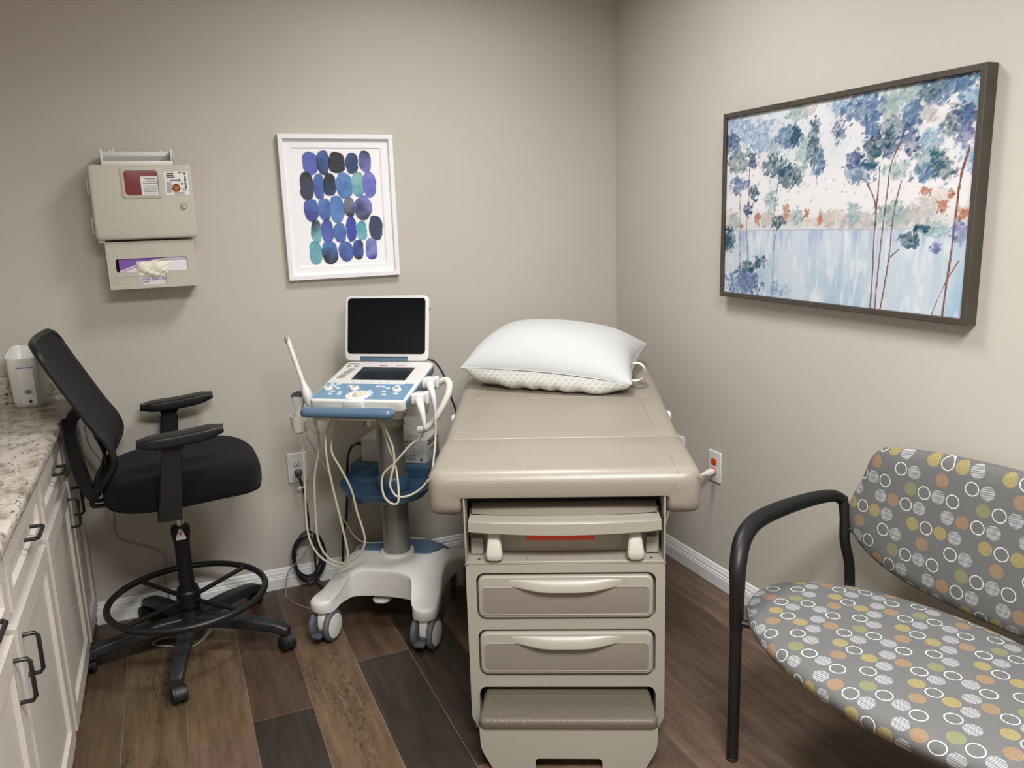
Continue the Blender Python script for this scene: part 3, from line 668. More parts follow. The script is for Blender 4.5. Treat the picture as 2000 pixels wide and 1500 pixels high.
def painting_img():
    W, H = 430, 272; t, s = np.meshgrid(np.linspace(0, 1, H), np.linspace(0, 1, W), indexing='ij')
    n1 = fbm(H, W, 60, 4, 21); n2 = fbm(H, W, 10, 3, 22, 6.); n3 = fbm(H, W, 24, 3, 23); n4 = fbm(H, W, 8, 2, 24)
    hz = .362 + .018*s
    sky = lin((238, 236, 238))*np.ones((H, W, 1)); g = np.clip((t-.55)*1.4+(n1-.5)*2.2, 0, 1)[..., None]*.55
    sky = sky*(1-g)+lin((190, 208, 224))*g
    g = np.clip((n3-.55)*3, 0, 1)[..., None]*np.clip((t-.62)*4, 0, 1)[..., None]*.6; sky = sky*(1-g)+lin((200, 192, 190))*g
    wa = lin((208, 218, 230))*np.ones((H, W, 1)); g = np.clip((n2-.42)*3, 0, 1)[..., None]*.5; wa = wa*(1-g)+lin((170, 200, 218))*g
    g = np.clip((n1-.5)*4, 0, 1)[..., None]*np.clip(1-t/.3, 0, 1)[..., None]*.6; wa = wa*(1-g)+lin((134, 178, 204))*g
    g = np.clip((fbm(H, W, 7, 2, 28, 4.)-.6)*5, 0, 1)[..., None]*.5; wa = wa*(1-g)+lin((238, 240, 244))*g
    g = (np.exp(-((t-hz+.03)/.05)**2)*np.clip((n2-.45)*4, 0, 1))[..., None]*.5; wa = wa*(1-g)+lin((150, 160, 206))*g
    img = np.where((t > hz)[..., None], sky, wa)
    g = (np.exp(-((t-hz-.03)/.045)**2)*(t > hz)*np.clip(.3+n3, 0, 1))[..., None]*.6; img = img*(1-g)+lin((196, 196, 198))*g
    g = (np.exp(-((t-hz)/.0035)**2))[..., None]*.5; img = img*(1-g)+lin((140, 146, 160))*g
    r = np.random.default_rng(5)
    def dab(cx, cy, rx, ry, ang, col, al):
        i0, i1 = int((cx-.06)*W), int((cx+.06)*W)+1; j0, j1 = int((cy-.09)*H), int((cy+.09)*H)+1
        i0, j0, i1, j1 = max(i0, 0), max(j0, 0), min(i1, W), min(j1, H)
        if i1 <= i0 or j1 <= j0: return
        dx = (s[j0:j1, i0:i1]-cx)*1.57; dy = t[j0:j1, i0:i1]-cy; c, q = math.cos(ang), math.sin(ang)
        a = (dx*c+dy*q)/rx; e = (-dx*q+dy*c)/ry; d = np.sqrt(a*a+e*e) + (n4[j0:j1, i0:i1]-.5)*.9
        m = (np.clip((1-d)/.25, 0, 1)*al)[..., None]; img[j0:j1, i0:i1] = img[j0:j1, i0:i1]*(1-m)+col*m
    def cluster(kind, dens=1., size=1.):
        for (cx, cy, rx, ry) in FOL[kind]:
            n = int(.45*dens*(50+8000*rx*ry)); rx, ry = rx*1.08, ry*1.08
            i0, i1 = max(0, int((cx-rx*1.5)*W)), min(W, int((cx+rx*1.5)*W)+1); j0, j1 = max(0, int((cy-ry*1.5)*H)), min(H, int((cy+ry*1.5)*H)+1)
            if i1 > i0 and j1 > j0:
                sd = r.integers(1000); nn = fbm(H, W, 9, 3, 100+sd)[j0:j1, i0:i1]; ne = fbm(H, W, 5, 2, 300+sd)[j0:j1, i0:i1]
                d = np.hypot((s[j0:j1, i0:i1]-cx)/rx, (t[j0:j1, i0:i1]-cy)/ry) + (ne-.5)*1.5
                m = np.clip((1.0-d)/.22, 0, 1)*np.clip(.25+1.3*nn, 0, 1)*min(1, .95*dens); q = np.clip((nn-.3)*2.5, 0, 1)[..., None]
                c_ = lin(FC[kind][0])*(1-q)+lin(FC[kind][1])*q; c_ = np.where((ne > .66)[..., None], lin(FC[kind][2]), c_)
                m = m[..., None]; img[j0:j1, i0:i1] = img[j0:j1, i0:i1]*(1-m)+c_*m
            for _ in range(n):
                a = r.random()*2*PI; q = math.sqrt(r.random())*1.08
                col = lin(FC[kind][r.integers(3)])*(.85+.3*r.random())
                z = size*(.005+.009*r.random())
                dab(cx+rx*q*math.cos(a), cy+ry*q*math.sin(a), z*1.35, z*.62, .6+r.normal()*.55, np.clip(col, 0, 1), .6+.4*r.random())
    def line(pts, wd, cols):
        P = catmull([(a, c, 0) for a, c in pts], 60)
        for k, p in enumerate(P): dab(p.x, p.y, wd*1.4, wd, PI/2, lin(cols[(k//9) % len(cols)]), .7)
    cluster('pk', .8, 1.2); cluster('lb', .9, 1.3); cluster('sg', .8, 1.1); cluster('po', .5)
    br = [(128, 84, 66), (112, 78, 70), (146, 98, 76)]
    for k, p in enumerate(TRUNKS):
        if k not in (10,): line(p, .0056 if k == 4 else (.0042 if k < 4 else .0030), br if k < 8 else [(112, 98, 108), (130, 112, 116)])
    cluster('sb', .9, 1.1); cluster('gt', .8, 1.0); cluster('db', .8, .9); cluster('vi', .7, .9); cluster('dt', .85, .95); cluster('orr', .9, .45)
    for k in (0, 1, 3, 4): line(TRUNKS[k][:4], .0026, br)
    # loose leaf strokes
    for _ in range(260):
        cx = r.random(); cy = .5+.5*r.random()
        dab(cx, cy, .012, .0035, .7+r.normal()*.4, lin([(236, 238, 240), (120, 156, 190), (70, 120, 150), (200, 214, 224)][r.integers(4)]), .55)
    return np.clip(img*.80, 0, 1)
paint_mesh('canvas', painting_img(), lambda s, t: (-.0335, .4988-.9976*s, -.3112+.6224*t), M['canvas'], pn)

# ------------------------------------------------------------------ wall outlets
def outlet(label, loc, rz, rec_mat, group=None):
    """plate lies in the local xz plane, facing -y"""
    t = thing('wall_outlet', label, 'outlet', loc, rz)
    b = MB(); slab_y(b, lambda i: rrect(.080-2*i, .127-2*i, .004, 3), -.006, 0, .003); b.lathe([(.003, -.0055), (.003, -.0068), (.001, -.0072)], (0, 0, 0), 12, 'y')
    b.build('plate', M['white'], t)
    for z in (.0195, -.0195):
        b = MB(); slab_y(b, lambda i: [(max(-.0172, min(.0172, p[0])), p[1]+z) for p in superell(.0172-i, .0142-i, 2.6, 28)], -.0082, -.005, .0008)
        r_ = b.build('receptacle', rec_mat, t)
        MB().box(-.0080, -.0058, -.0085, -.0075, z-.001, z+.008).box(.0056, .0076, -.0085, -.0075, z, z+.007).lathe([(.0024, -.0085), (.0024, -.0075)], (0, 0, z-.0075), 12, 'y').build('slots', M['dark'], r_)
    return t
outlet('white wall outlet with a black plug, behind the ultrasound cart', (-1.541, 0, .518), 0, M['white'])
outlet('white outlet with orange sockets on the right wall beside the exam table', (0, -.7725, .5025), -PI/2, M['orangered'])
bp = thing('wall_plate', 'white wall plate half hidden behind the right edge of the exam table', 'wall plate', (0, -.522, .508), -PI/2)
b = MB(); slab_y(b, lambda i: rrect(.080-2*i, .127-2*i, .004, 3), -.006, 0, .003); b.build('plate', M['white'], bp)
for z in (.042, -.042): MB().lathe([(.003, -.0055), (.003, -.0068), (.001, -.0072)], (0, 0, z), 12, 'y').build('screw', M['white'], bp)

# ------------------------------------------------------------------ exam table
TO, TA = (-1.01897, -1.43626, 0), math.radians(-26)
et = thing('exam_table', 'taupe vinyl medical exam table with cream drawer base and pull-out step', 'exam table', TO, TA)
def cush(b, y0, y1, r0, r1, zo, n0=8, n1=3, mid=14):
    def prof(i, y):
        o = zo(y); T, B, N, NZ, W_ = .828, .695, .283, .748, .3815
        p = [(-W_+i, B+i), (-W_+i, T-i), (W_-i, T-i), (W_-i, B+i), (N+i*.3, B+i), (N+i*.3, NZ+i*.2), (-N-i*.3, NZ+i*.2), (-N-i*.3, B+i)]
        q = fillet(p, [.03, .036, .036, .03, .022, .012, .012, .022], 6)
        return [(x, y, z+o) for x, z in q]
    L = []
    for k in range(n0+1): a = PI/2*k/n0; y = y0+r0*(1-math.cos(a)); L.append(prof(r0*(1-math.sin(a)), y))
    for k in range(1, mid): L.append(prof(0, y0+r0+(y1-r1-y0-r0)*k/mid))
    for k in range(n1+1): a = PI/2*(1-k/n1); y = y1-r1*(1-math.cos(a)); L.append(prof(r1*(1-math.sin(a)), y))
    return b.quadloops(L)
flat_z = lambda y: -.010*max(0, (y-.24)/.14)**2 if y < .385 else -.010
back_z = lambda y: -.010 + .010*math.exp(-((y-.387)/.03)) * 0 + .088*max(0, y-.387)
sc_ = cush(MB(), 0, .383, .042, .008, flat_z).build('seat_cushion', M['taupe'], et, sharp=60)
bc_ = cush(MB(), .385, 1.385, .008, .04, back_z, 3, 6).build('back_cushion', M['taupe'], et, sharp=60)
def seamline(pts, name, par): return MB().tube(pts, .0016, 6, 4).build(name, M['taupeseam'], par)
for sx in (-1, 1):
    seamline([(sx*.318, .002, .73), (sx*.3175, -.0006, .775), (sx*.316, .010, .811), (sx*.315, .032, .8268), (sx*.312, .15, .8285), (sx*.308, .38, .8185)], 'seam', sc_)
    seamline([(sx*.306, .392, .8190), (sx*.300, .60, .828+.0105), (sx*.285, 1.0, .828+.0442)], 'seam', bc_)
    seamline([(sx*.381, .005, .80), (sx*.3775, .004, .806), (sx*.366, .007, .812)], 'corner_stitch', sc_)
seamline([(-.30, .80, .8545), (-.27, .803, .8548), (.27, .803, .8548), (.30, .80, .8545)], 'cross_seam', bc_)
# base
b = MB(); b.box(-.275, .275, .03, 1.12, .19, .556).box(-.275, -.255, .03, 1.12, .02, .19).box(.255, .275, .03, 1.12, .02, .19).box(-.275, .275, .6, 1.12, .02, .19)
b.build('base', M['cream'], et)
b = MB()
outer = fillet([(-.281, .075), (-.255, .028), (-.256, .028), (-.256, .155), (-.246, .174), (.246, .174), (.256, .155), (.256, .028), (.255, .028), (.281, .075), (.281, .556), (-.281, .556)], [.008, 0, 0, .01, .012, .012, .01, 0, 0, .008, .012, .012], 4)
h1 = rrect(.507, .141, .024, 6, .001, .4605); h2 = rrect(.507, .144, .024, 6, .001, .285)
b.plate(outer, [h1, h2], lambda u_, v_, d: (u_, d, v_), .03)
b.build('base_front', M['cream'], et, bevel=.009)
def drawer(zc, h):
    b = MB(); slab_y(b, lambda i: rrect(.494-2*i, h-2*i, .020, 6, 0, zc), -.008, .03, .006)
    d = b.build('drawer', M['cream'], et)
    zt, zb = zc+h/2-.033, zc-h/2+.013
    b = MB(); slab_y(b, lambda i: rrect(.470-2*i, zt-zb-2*i, .012, 6, 0, (zt+zb)/2), -.0092, -.006, .0008); b.build('drawer_panel', M['taupepanel'], d)
    MB().tube(xz(rrect(.472, zt-zb+.002, .013, 6, 0, (zt+zb)/2), -.0088), .0019, 6, closed=True).build('panel_rim', M['cream'], d)
    b = MB(); L = []; N = 40
    for k in range(N+1):
        x = -.17+.34*k/N; q = max(0, math.cos(x/.17*PI/2)) if abs(x) < .169 else 0; q = q*q*(3-2*q) if q < 1 else 1
        p = .0082+.018*q; zl = zt+.001-.0115*q; ztop = zc+h/2-.009
        L.append([(x, -.006, ztop), (x, -.0081, ztop-.001), (x, -.0081-.45*(p-.0082), ztop-.010), (x, -p, zl+.006), (x, -p-.0002, zl+.002), (x, -p+.003, zl), (x, -.006, zl+.001)])
    b.quadloops(L).build('handle', M['cream'], d, sharp=60)
    return d
drawer(.4595, .128); drawer(.284, .131)
# upper housing
b = MB(); b.box(-.281, -.276, 0, 1.1, .556, .752).box(.276, .281, 0, 1.1, .556, .752).box(-.281, .281, 0, 1.1, .556, .566).box(-.272, .272, .07, .08, .566, .70)
b.build('upper_housing', M['creamdark'], et, bevel=.002)
MB().box(-.272, .272, .09, 1.09, .56, .745).build('cavity_shade', M['dark'], et)  # solid near-black block standing in for the shade inside the housing
def bowed(b, x0, x1, z0, z1, y0, bow, yb, r=.006):
    L = []; N = 20
    for k in range(N+1):
        x = x0+(x1-x0)*k/N; y = y0-bow*(1-(2*k/N-1)**2); dz = -.004*(1-(2*k/N-1)**2)
        L.append([(x, y+r, z1), (x, y, z1-r*.6), (x, y, z0+r*.3+dz), (x, y+r*.5, z0+dz), (x, yb, z0), (x, yb, z1)])
    return b.quadloops(L)
bowed(MB(), -.262, .262, .690, .711, .046, .014, .089, .008).build('leg_rest_pad', M['taupe'], et, sharp=50)
tr_ = bowed(MB(), -.268, .268, .656, .688, -.004, .022, .088, .004).build('pan_tray', M['cream'], et, sharp=40)
MB().box(-.105, .085, .012, .064, .624, .655).build('orange_insert', M['orangered'], tr_)
for sx in (-1, 1):
    b = MB(); L = []
    for z, wd, y in ((.655, .014, .02), (.640, .017, .008), (.615, .020, -.006), (.592, .0235, -.014), (.578, .0225, -.015), (.572, .018, -.012)):
        L.append([(sx*.198+p[0], y+.016+p[1], z) for p in rrect(wd*2, .026, .008, 3)])
    b.quadloops(L).build('stirrup', M['cartstir'], et, sharp=50)
    MB().box(min(sx*.232, sx*.268), max(sx*.232, sx*.268), .045, .07, .570, .618).build('stirrup_bracket', M['creamdark'], et, bevel=.0015)
MB().box(-.021, .013, .066, .071, .575, .608, .003).build('latch', M['cream'], et)
for x, r in ((-.243, .004), (-.105, .0024), (.105, .0024), (.243, .004)): MB().lathe([(r, .5660), (r, .5664)], (x, .018, 0), 12).build('screw_hole', M['dark'], et)
# step
stp = MB(); L = []
def trd(i, z):
    return [(p[0], p[1], z) for p in fillet([(-.248+i, -.140+i), (.248-i, -.140+i), (.236-i, .06), (-.236+i, .06)], [.02, .02, .0, .0], 5)]
n = 5
for k in range(n+1): a = PI/2*k/n; L.append(trd(.006*(1-math.sin(a)), .131+.006*(1-math.cos(a))))
for k in range(n, -1, -1): a = PI/2*k/n; L.append(trd(.013*(1-math.sin(a)), .160-.013*(1-math.cos(a))))
stp.quadloops(L); stp.build('step_tread', M['tread'], et, sharp=50)
b = MB(); pl = fillet([(-.246, .133), (-.244, .068), (-.212, .004), (-.20, 0), (-.093, 0), (-.093, .037), (.093, .037), (.093, 0), (.20, 0), (.212, .004), (.244, .068), (.246, .133)], [0, .02, .01, 0, 0, .012, .012, 0, 0, .01, .02, 0], 4)
b.plate(pl, [], lambda u_, v_, d: (u_, -.134+d, v_), .012)
b.box(-.244, -.236, -.13, .25, .075, .133).box(.236, .244, -.13, .25, .075, .133)
b.build('step_front', M['cream'], et, bevel=.002)
for sx in (-1, 1): MB().sphere((sx*.386, .71, .800), .012, .018, .02).build('side_knob', M['white'], et)

# pillow
pwx, pwy = .33, .235
pm = Matrix.Translation((0, 0, 0))
pc = Vector((TO[0], TO[1], 0)) + Matrix.Rotation(TA, 3, 'Z') @ Vector((-.005, 1.085, 0))
pil = thing('pillow', 'white pillow with grey dashed underside lying on the exam table', 'pillow', (pc.x, pc.y, 0), TA+math.radians(-13))
def psurf(u_, v_, top):
    x = u_*pwx*(1-.07*(1-v_*v_)*0 - .05*(1-abs(v_))**1*(abs(u_)**6)); y = v_*pwy*(1-.06*(1-u_*u_)*(abs(v_)**6)*-1)
    edge = max(0, (1-abs(u_)**3.0))*max(0, (1-abs(v_)**2.6)); h = edge**.52
    x0 = x*(1-.035*(1-v_*v_)*abs(u_)**4); y0 = y*(1-.05*(1-u_*u_)*abs(v_)**4)
    seam = .950 + .022*v_ + .016*u_*v_ - .008*u_ + .014*math.cos(u_*PI/2)
    if top: z = seam + (.130-.022*u_)*h + .006*math.sin(9*u_+4*v_)*h*(1-h)
    else:
        yl = y0*math.cos(math.radians(13)) + x0*math.sin(math.radians(-13)) + 1.085
        floor_z = .8205 + .088*(yl-.387)
        y0 -= .030*(1-abs(u_)**4)*math.exp(-((v_+.93)/.09)**2)*(h < .9)
        z = max(seam - .135*h - .006*math.sin(23*u_+2*math.sin(5*u_))*h*(1-h)*4, floor_z)
    return (x0, y0, z)
def pside(top):
    b = MB(); N = 44; rows = []
    for j in range(N+1):
        t = math.sin((j/N-.5)*PI)
        rows.append([psurf(math.sin((i/N-.5)*PI), t, top) for i in range(N+1)])
    return b.quadloops(rows, False, False, closed=False)
pside(True).build('top_cover', M['pillow'], pil, sharp=180)
pside(False).build('underside', M['dashes'], pil, sharp=180, uv=lambda c: (c.x, c.y*.4 + c.z*1.0))
rim = [psurf(math.sin((i/40-.5)*PI), -1, True) for i in range(41)] + [psurf(1, math.sin((i/30-.5)*PI), True) for i in range(1, 31)] + [psurf(-math.sin((i/40-.5)*PI), 1, True) for i in range(1, 41)] + [psurf(-1, -math.sin((i/30-.5)*PI), True) for i in range(1, 30)]
MB().tube(rim, .0022, 6, closed=True).build('piping', M['pillow'], pil)
b = MB(); cx, cy, cz = .318, -.10, .925
L = []
for k in range(15):
    a = math.radians(120-235*k/14); L.append([(cx+.012+.034*math.cos(a), cy+.06*(.5-k/14)+s_*.012, cz+.030*math.sin(a)) for s_ in (-1.6, 1.6)])
b.quadloops([[p[0] for p in L], [p[1] for p in L]], False, False, closed=False)
b.build('care_tag', M['paper'], pil)

# power cord of the table
pcd = thing('power_cord', 'white plug and cord in the orange outlet beside the exam table', 'cord', (0, -.7725, .483), 0)
b = MB(); L = []
for x, s_ in ((-.0085, .011), (-.020, .0125), (-.036, .011), (-.048, .007), (-.060, .0050), (-.070, .0042)):
    L.append([(x, p[0]*1.15, p[1]-.0*x+(.12*(x+.0085) if x < -.02 else 0)) for p in rrect(2*s_, 1.7*s_, s_*.4, 3)])
b.quadloops(L).build('plug', M['white'], pcd)
MB().tube([(-.066, 0, -.007), (-.10, .010, -.018), (-.14, .03, -.05), (-.17, .06, -.14), (-.19, .10, -.30), (-.20, .13, -.42), (-.21, .17, -.474), (-.29, .20, -.479)], .0038, 8, 6).build('cord', M['white'], pcd)

# ------------------------------------------------------------------ bench with circle-patterned upholstery
bn = thing('bench', 'wide black framed visitor chair with grey circle-patterned upholstery on the right', 'chair', (-.64, -1.712, 0), math.radians(5.2-90))
CX = .42
def ring_in(b, base, levels):
    """levels: (inset scale, z) stacked on an outline given as (x, y) points around (CX, cy)"""
    pass
SO = superell(.495, .284, 2.0, 72, CX, .187)
def seat_loop(sc, z, crown=0):
    out = []
    for x, y in SO:
        X, Y = CX+(x-CX)*sc, .187+(y-.187)*sc
        out.append((X, Y, z))
    return out
b = MB()
lv = [(.02, .404), (.6, .404), (.90, .406), (.955, .411), (.985, .420), (.998, .430), (1.0, .438), (.992, .447), (.97, .456), (.93, .4625), (.85, .4675), (.7, .4715), (.45, .4735), (.02, .4745)]
b.quadloops([seat_loop(a, z) for a, z in lv])
def seat_uv(c):
    # wrap the front roll: distance continues down the edge
    d = (.46-c.z) if c.z < .46 else 0
    dx, dy = (c.x-CX)/.495, (c.y-.187)/.284; l = math.hypot(dx, dy) or 1
    k = d*.9
    return (c.x + k*dx/l, -(c.y + k*dy/l))
b.build('seat', M['circles'], bn, sharp=180, uv=seat_uv)
half = [(.96*a, c_) for a, c_ in [(0, .862), (-.12, .861), (-.25, .854), (-.36, .843), (-.42, .826), (-.452, .79), (-.475, .72), (-.503, .66), (-.512, .61), (-.497, .562), (-.452, .523), (-.38, .490), (-.28, .468), (-.16, .457), (0, .452)]]
poly = [(x, z) for x, z in half] + [(-x, z) for x, z in half[-2:0:-1]]
poly = [(p.x, p.y) for p in catmull([(x, z, 0) for x, z in poly], 5, True)]
def back_loop(sc, dy):
    return [(CX+x*sc, .500+(.64+(z-.64)*sc-.41)*.075+dy - .0*x*x, .64+(z-.64)*sc) for x, z in poly]
b = MB()
b.quadloops([back_loop(s_, d) for s_, d in ((.02, -.030), (.5, -.029), (.8, -.026), (.93, -.021), (.975, -.013), (.995, -.003), (1.0, .006), (.99, .015), (.95, .022), (.5, .024), (.02, .024))])
b.build('backrest', M['circles'], bn, sharp=180, uv=lambda c: (c.x+.012, -c.z+.015))
def arm(side, name):
    X = (lambda x: x) if side < 0 else (lambda x: 2*CX-x)
    pts = [(0, 0, .40), (0, .000, .52), (-.012, .012, .582), (-.045, .060, .632), (-.078, .14, .655), (-.094, .25, .664), (-.096, .38, .668), (-.088, .465, .664), (-.080, .500, .645)]
    pts = [(X(p[0]), p[1], p[2]) for p in pts]
    MB().tube(pts, lambda t: .0175+.0072*math.sin(min(1, t*1.1)*PI), 14, 7).build('armrest', M['blackplastic'], bn, sharp=60)
    MB().tube([(X(0), -.001, .012), (X(0), 0, .42)], .0165, 14).build('front_leg', M['blackmetal'], bn)
    MB().tube([(X(-.080), .498, .655), (X(-.070), .500, .60), (X(-.062), .497, .52), (X(-.054), .515, .43), (X(-.05), .522, .25), (X(-.05), .535, .012)], .0155, 14, 5).build('rear_leg', M['blackmetal'], bn)
    for (x, y) in ((0, -.001), (-.05, .535)): MB().lathe([(.010, 0), (.0165, .001), (.0165, .008), (.012, .012), (.012, .016), (.0165, .018), (.0165, .022)], (X(x), y, 0), 16).build('foot_glide', M['blackrubber'], bn)
    for q in ([(X(0), .0, .425), (X(.05), .03, .418), (X(.12), .08, .405)], [(X(-.054), .515, .385), (X(.05), .42, .385), (X(.12), .38, .40)]): MB().tube(q, .010, 10).build('seat_bracket', M['blackmetal'], bn)
    MB().tube([(X(-.062), .50, .56), (X(.02), .535, .56)], .009, 10).build('back_bracket', M['blackmetal'], bn)
arm(-1, 'left'); arm(1, 'right')

# ------------------------------------------------------------------ black mesh-back drafting stool
ch = thing('drafting_stool', 'black mesh-back drafting chair with armrests and foot ring by the counter', 'chair', (-2.01, -.36, 0))
b = MB()
def st_loop(sc, z):
    out = []
    for x, y in superell(.258, .255, 3.3, 64, .032, 0):
        X, Y = .032+(x-.032)*sc, y*sc
        Y *= 1-.10*max(0, (-.05-X)/.2); fr = max(0, (X-.12)/.17)
        out.append((X, Y, z + .012*(X/.25) - .030*fr*fr - .004*0))
    return out
b.quadloops([st_loop(a, z) for a, z in ((.02, .616), (.7, .616), (.93, .618), (.975, .626), (.995, .645), (1.0, .672), (.99, .698), (.96, .716), (.90, .727), (.75, .734), (.45, .732), (.02, .730))])
b.build('seat', M['blackfab'], ch, sharp=180)
prof = [(-.335, 1.180), (-.317, 1.14), (-.298, 1.098), (-.255, 1.011), (-.21, .921), (-.175, .86), (-.162, .818), (-.164, .785), (-.187, .732), (-.215, .69)]
PX = catmull([(x, 0, z) for x, z in prof], 6)
def bx(z):
    for i in range(len(PX)-1):
        if PX[i].z >= z >= PX[i+1].z:
            t = (PX[i].z-z)/max(1e-6, PX[i].z-PX[i+1].z); return PX[i].x*(1-t)+PX[i+1].x*t
    return PX[0].x if z > PX[0].z else PX[-1].x
def hw(z):
    w_ = .242 - .08*max(0, (.80-z)/.11)**1.3
    if z > 1.14: w_ -= .03*((z-1.14)/.04)**2
    return w_
def bpnt(y, z, off=0): return (bx(z) - .022*(1-(y/.242)**2) + off, y, z)
b = MB(); rows = []; NZ = 40; NY = 14
for j in range(NZ+1):
    z = .69+.49*j/NZ; w_ = hw(z)-.004
    rows.append([bpnt(w_*(2*i/NY-1), z, .004) for i in range(NY+1)])
b.quadloops(rows, False, False, closed=False)
o = b.build('mesh_panel', M['mesh'], ch, sharp=180)
so = o.modifiers.new('solid', 'SOLIDIFY'); so.thickness = .004
out = [bpnt(hw(z), z) for z in np.linspace(.70, 1.165, 22)] + [bpnt(y, 1.180) for y in np.linspace(.19, -.19, 9)] + [bpnt(-hw(z), z) for z in np.linspace(1.165, .70, 22)] + [bpnt(y, .688) for y in np.linspace(-.13, .13, 6)]
MB().tube(out, .0098, 10, 2, closed=True, flat=1.1).build('back_frame', M['blackplastic'], ch, sharp=80)
b = MB(); rows = []
for j in range(13):
    z = .78+.10*j/12; rows.append([bpnt(.19*(2*i/10-1), z, -.012-.006*math.sin(PI*j/12)) for i in range(11)])
b.quadloops(rows, False, False, closed=False); o = b.build('lumbar_pad', M['blackplastic'], ch, sharp=180)
so = o.modifiers.new('solid', 'SOLIDIFY'); so.thickness = .008
# spine bracket
def bar(b, pts, w_, th):
    P = catmull(pts, 5); L = []
    for i, p in enumerate(P):
        t = (P[min(i+1, len(P)-1)]-P[max(i-1, 0)]).normalized(); n_ = Vector((-t.z, 0, t.x)); ww = w_(i/(len(P)-1)) if callable(w_) else w_
        L.append([p+n_*th*.5+Vector((0, ww, 0)), p+n_*th*.5-Vector((0, ww, 0)), p-n_*th*.5-Vector((0, ww, 0)), p-n_*th*.5+Vector((0, ww, 0))])
    return b.quadloops(L)
b = MB(); bar(b, [(-.246, 0, .625), (-.270, 0, .66), (-.285, 0, .715), (-.296, 0, .80), (-.298, 0, .86), (-.288, 0, .905), (-.266, 0, .93), (-.256, 0, .938)], lambda t: .036+.05*max(0, t-.6), .036)
bar(b, [(-.250, 0, .632), (-.232, 0, .67), (-.212, 0, .72), (-.205, 0, .76)], .03, .02)
b.build('back_support', M['blackplastic'], ch, bevel=.004, smooth=False)
b = MB()
for sy in (-.03, .03): b.tube([(-.262, sy, .655), (-.262, sy, .615), (-.245, sy, .600), (-.10, sy, .602)], .0075, 10, 4)
b.build('tilt_rods', M['blackmetal'], ch)
MB().box(-.11, .10, -.09, .09, .575, .628, .008).box(-.05, .05, -.05, .05, .555, .58, .006).build('mechanism', M['blackplastic'], ch)
for sy in (-1, 1):
    b = MB(); L = []
    for z, x0, x1, th in ((.600, -.055, .016, .013), (.62, -.054, .016, .013), (.72, -.040, .028, .012), (.815, -.026, .036, .012), (.8155, -.022, .032, .010), (.825, -.022, .032, .010), (.842, -.030, .045, .014), (.850, -.050, .070, .020)):
        L.append([(x, sy*.29+y, z) for x, y in rrect(x1-x0, th*2, .006, 3, (x0+x1)/2, 0)])
    b.quadloops(L)
    b.box(-.058, .014, min(sy*.10, sy*.295), max(sy*.10, sy*.295), .598, .614, .004)
    a_ = b.build('armrest', M['blackplastic'], ch, sharp=40)
    b = MB(); L = []
    for k in range(19):
        t = k/18; x = -.092+.258*t; e = (1-abs(2*t-1)**5)**.5 if 0 < t < 1 else .35; zc = .859+.020*t-.006*math.sin(t*PI)
        wd = (.044-.006*math.sin(t*PI))*max(.55, e); th = .0185*max(.6, e)
        L.append([(x, sy*.285+p[0], zc+p[1]) for p in rrect(2*wd, 2*th, .009, 4)])
    b.quadloops(L).build('arm_pad', M['blackplastic'], a_, sharp=40)
MB().cyl((0, 0, .44), (0, 0, .58), .014).build('gas_rod', M['chrome'], ch)
b = MB(); b.lathe([(.030, .12), (.0275, .16), (.0265, .40), (.029, .43), (.0325, .445), (.0325, .468), (.029, .475), (.015, .476)], seg=32)
gc = b.build('gas_column', M['blackplastic'], ch)
b = MB(); tri = fillet([(-.019, -.019), (.019, -.019), (.004, .021), (-.004, .021)], [.008, .008, .004, .004], 4)
sm = Matrix.Rotation(math.radians(0), 4, 'Z')
b.plate(tri, [], lambda u_, v_, d: (u_-.001, -.0335+d, .452+v_), .006); lb_ = b.build('column_label', M['stud'], gc)
MB().box(-.007, .005, -.0345, -.033, .457, .460).box(-.003, .001, -.0345, -.033, .448, .458).build('red_mark', M['redink'], lb_)
MB().lathe([(.028, .085), (.046, .09), (.046, .115), (.040, .135), (.036, .155)], seg=32).build('hub', M['blackplastic'], ch)
b = MB(); b.tube([(.268*math.cos(2*PI*i/56), .268*math.sin(2*PI*i/56), .208) for i in range(56)], .0118, 12, closed=True)
fr_ = b.build('foot_ring', M['blackmetal'], ch)
b = MB(); b.lathe([(.029, .165), (.041, .170), (.041, .225), (.036, .232), (.036, .240), (.028, .242)], seg=32).build('ring_collar', M['blackplastic'], fr_)
for k in range(4):
    a = math.radians(38+90*k); MB().tube([(.036*math.cos(a), .036*math.sin(a), .196), (.262*math.cos(a), .262*math.sin(a), .206)], .0085, 10).build('spoke', M['blackmetal'], fr_)
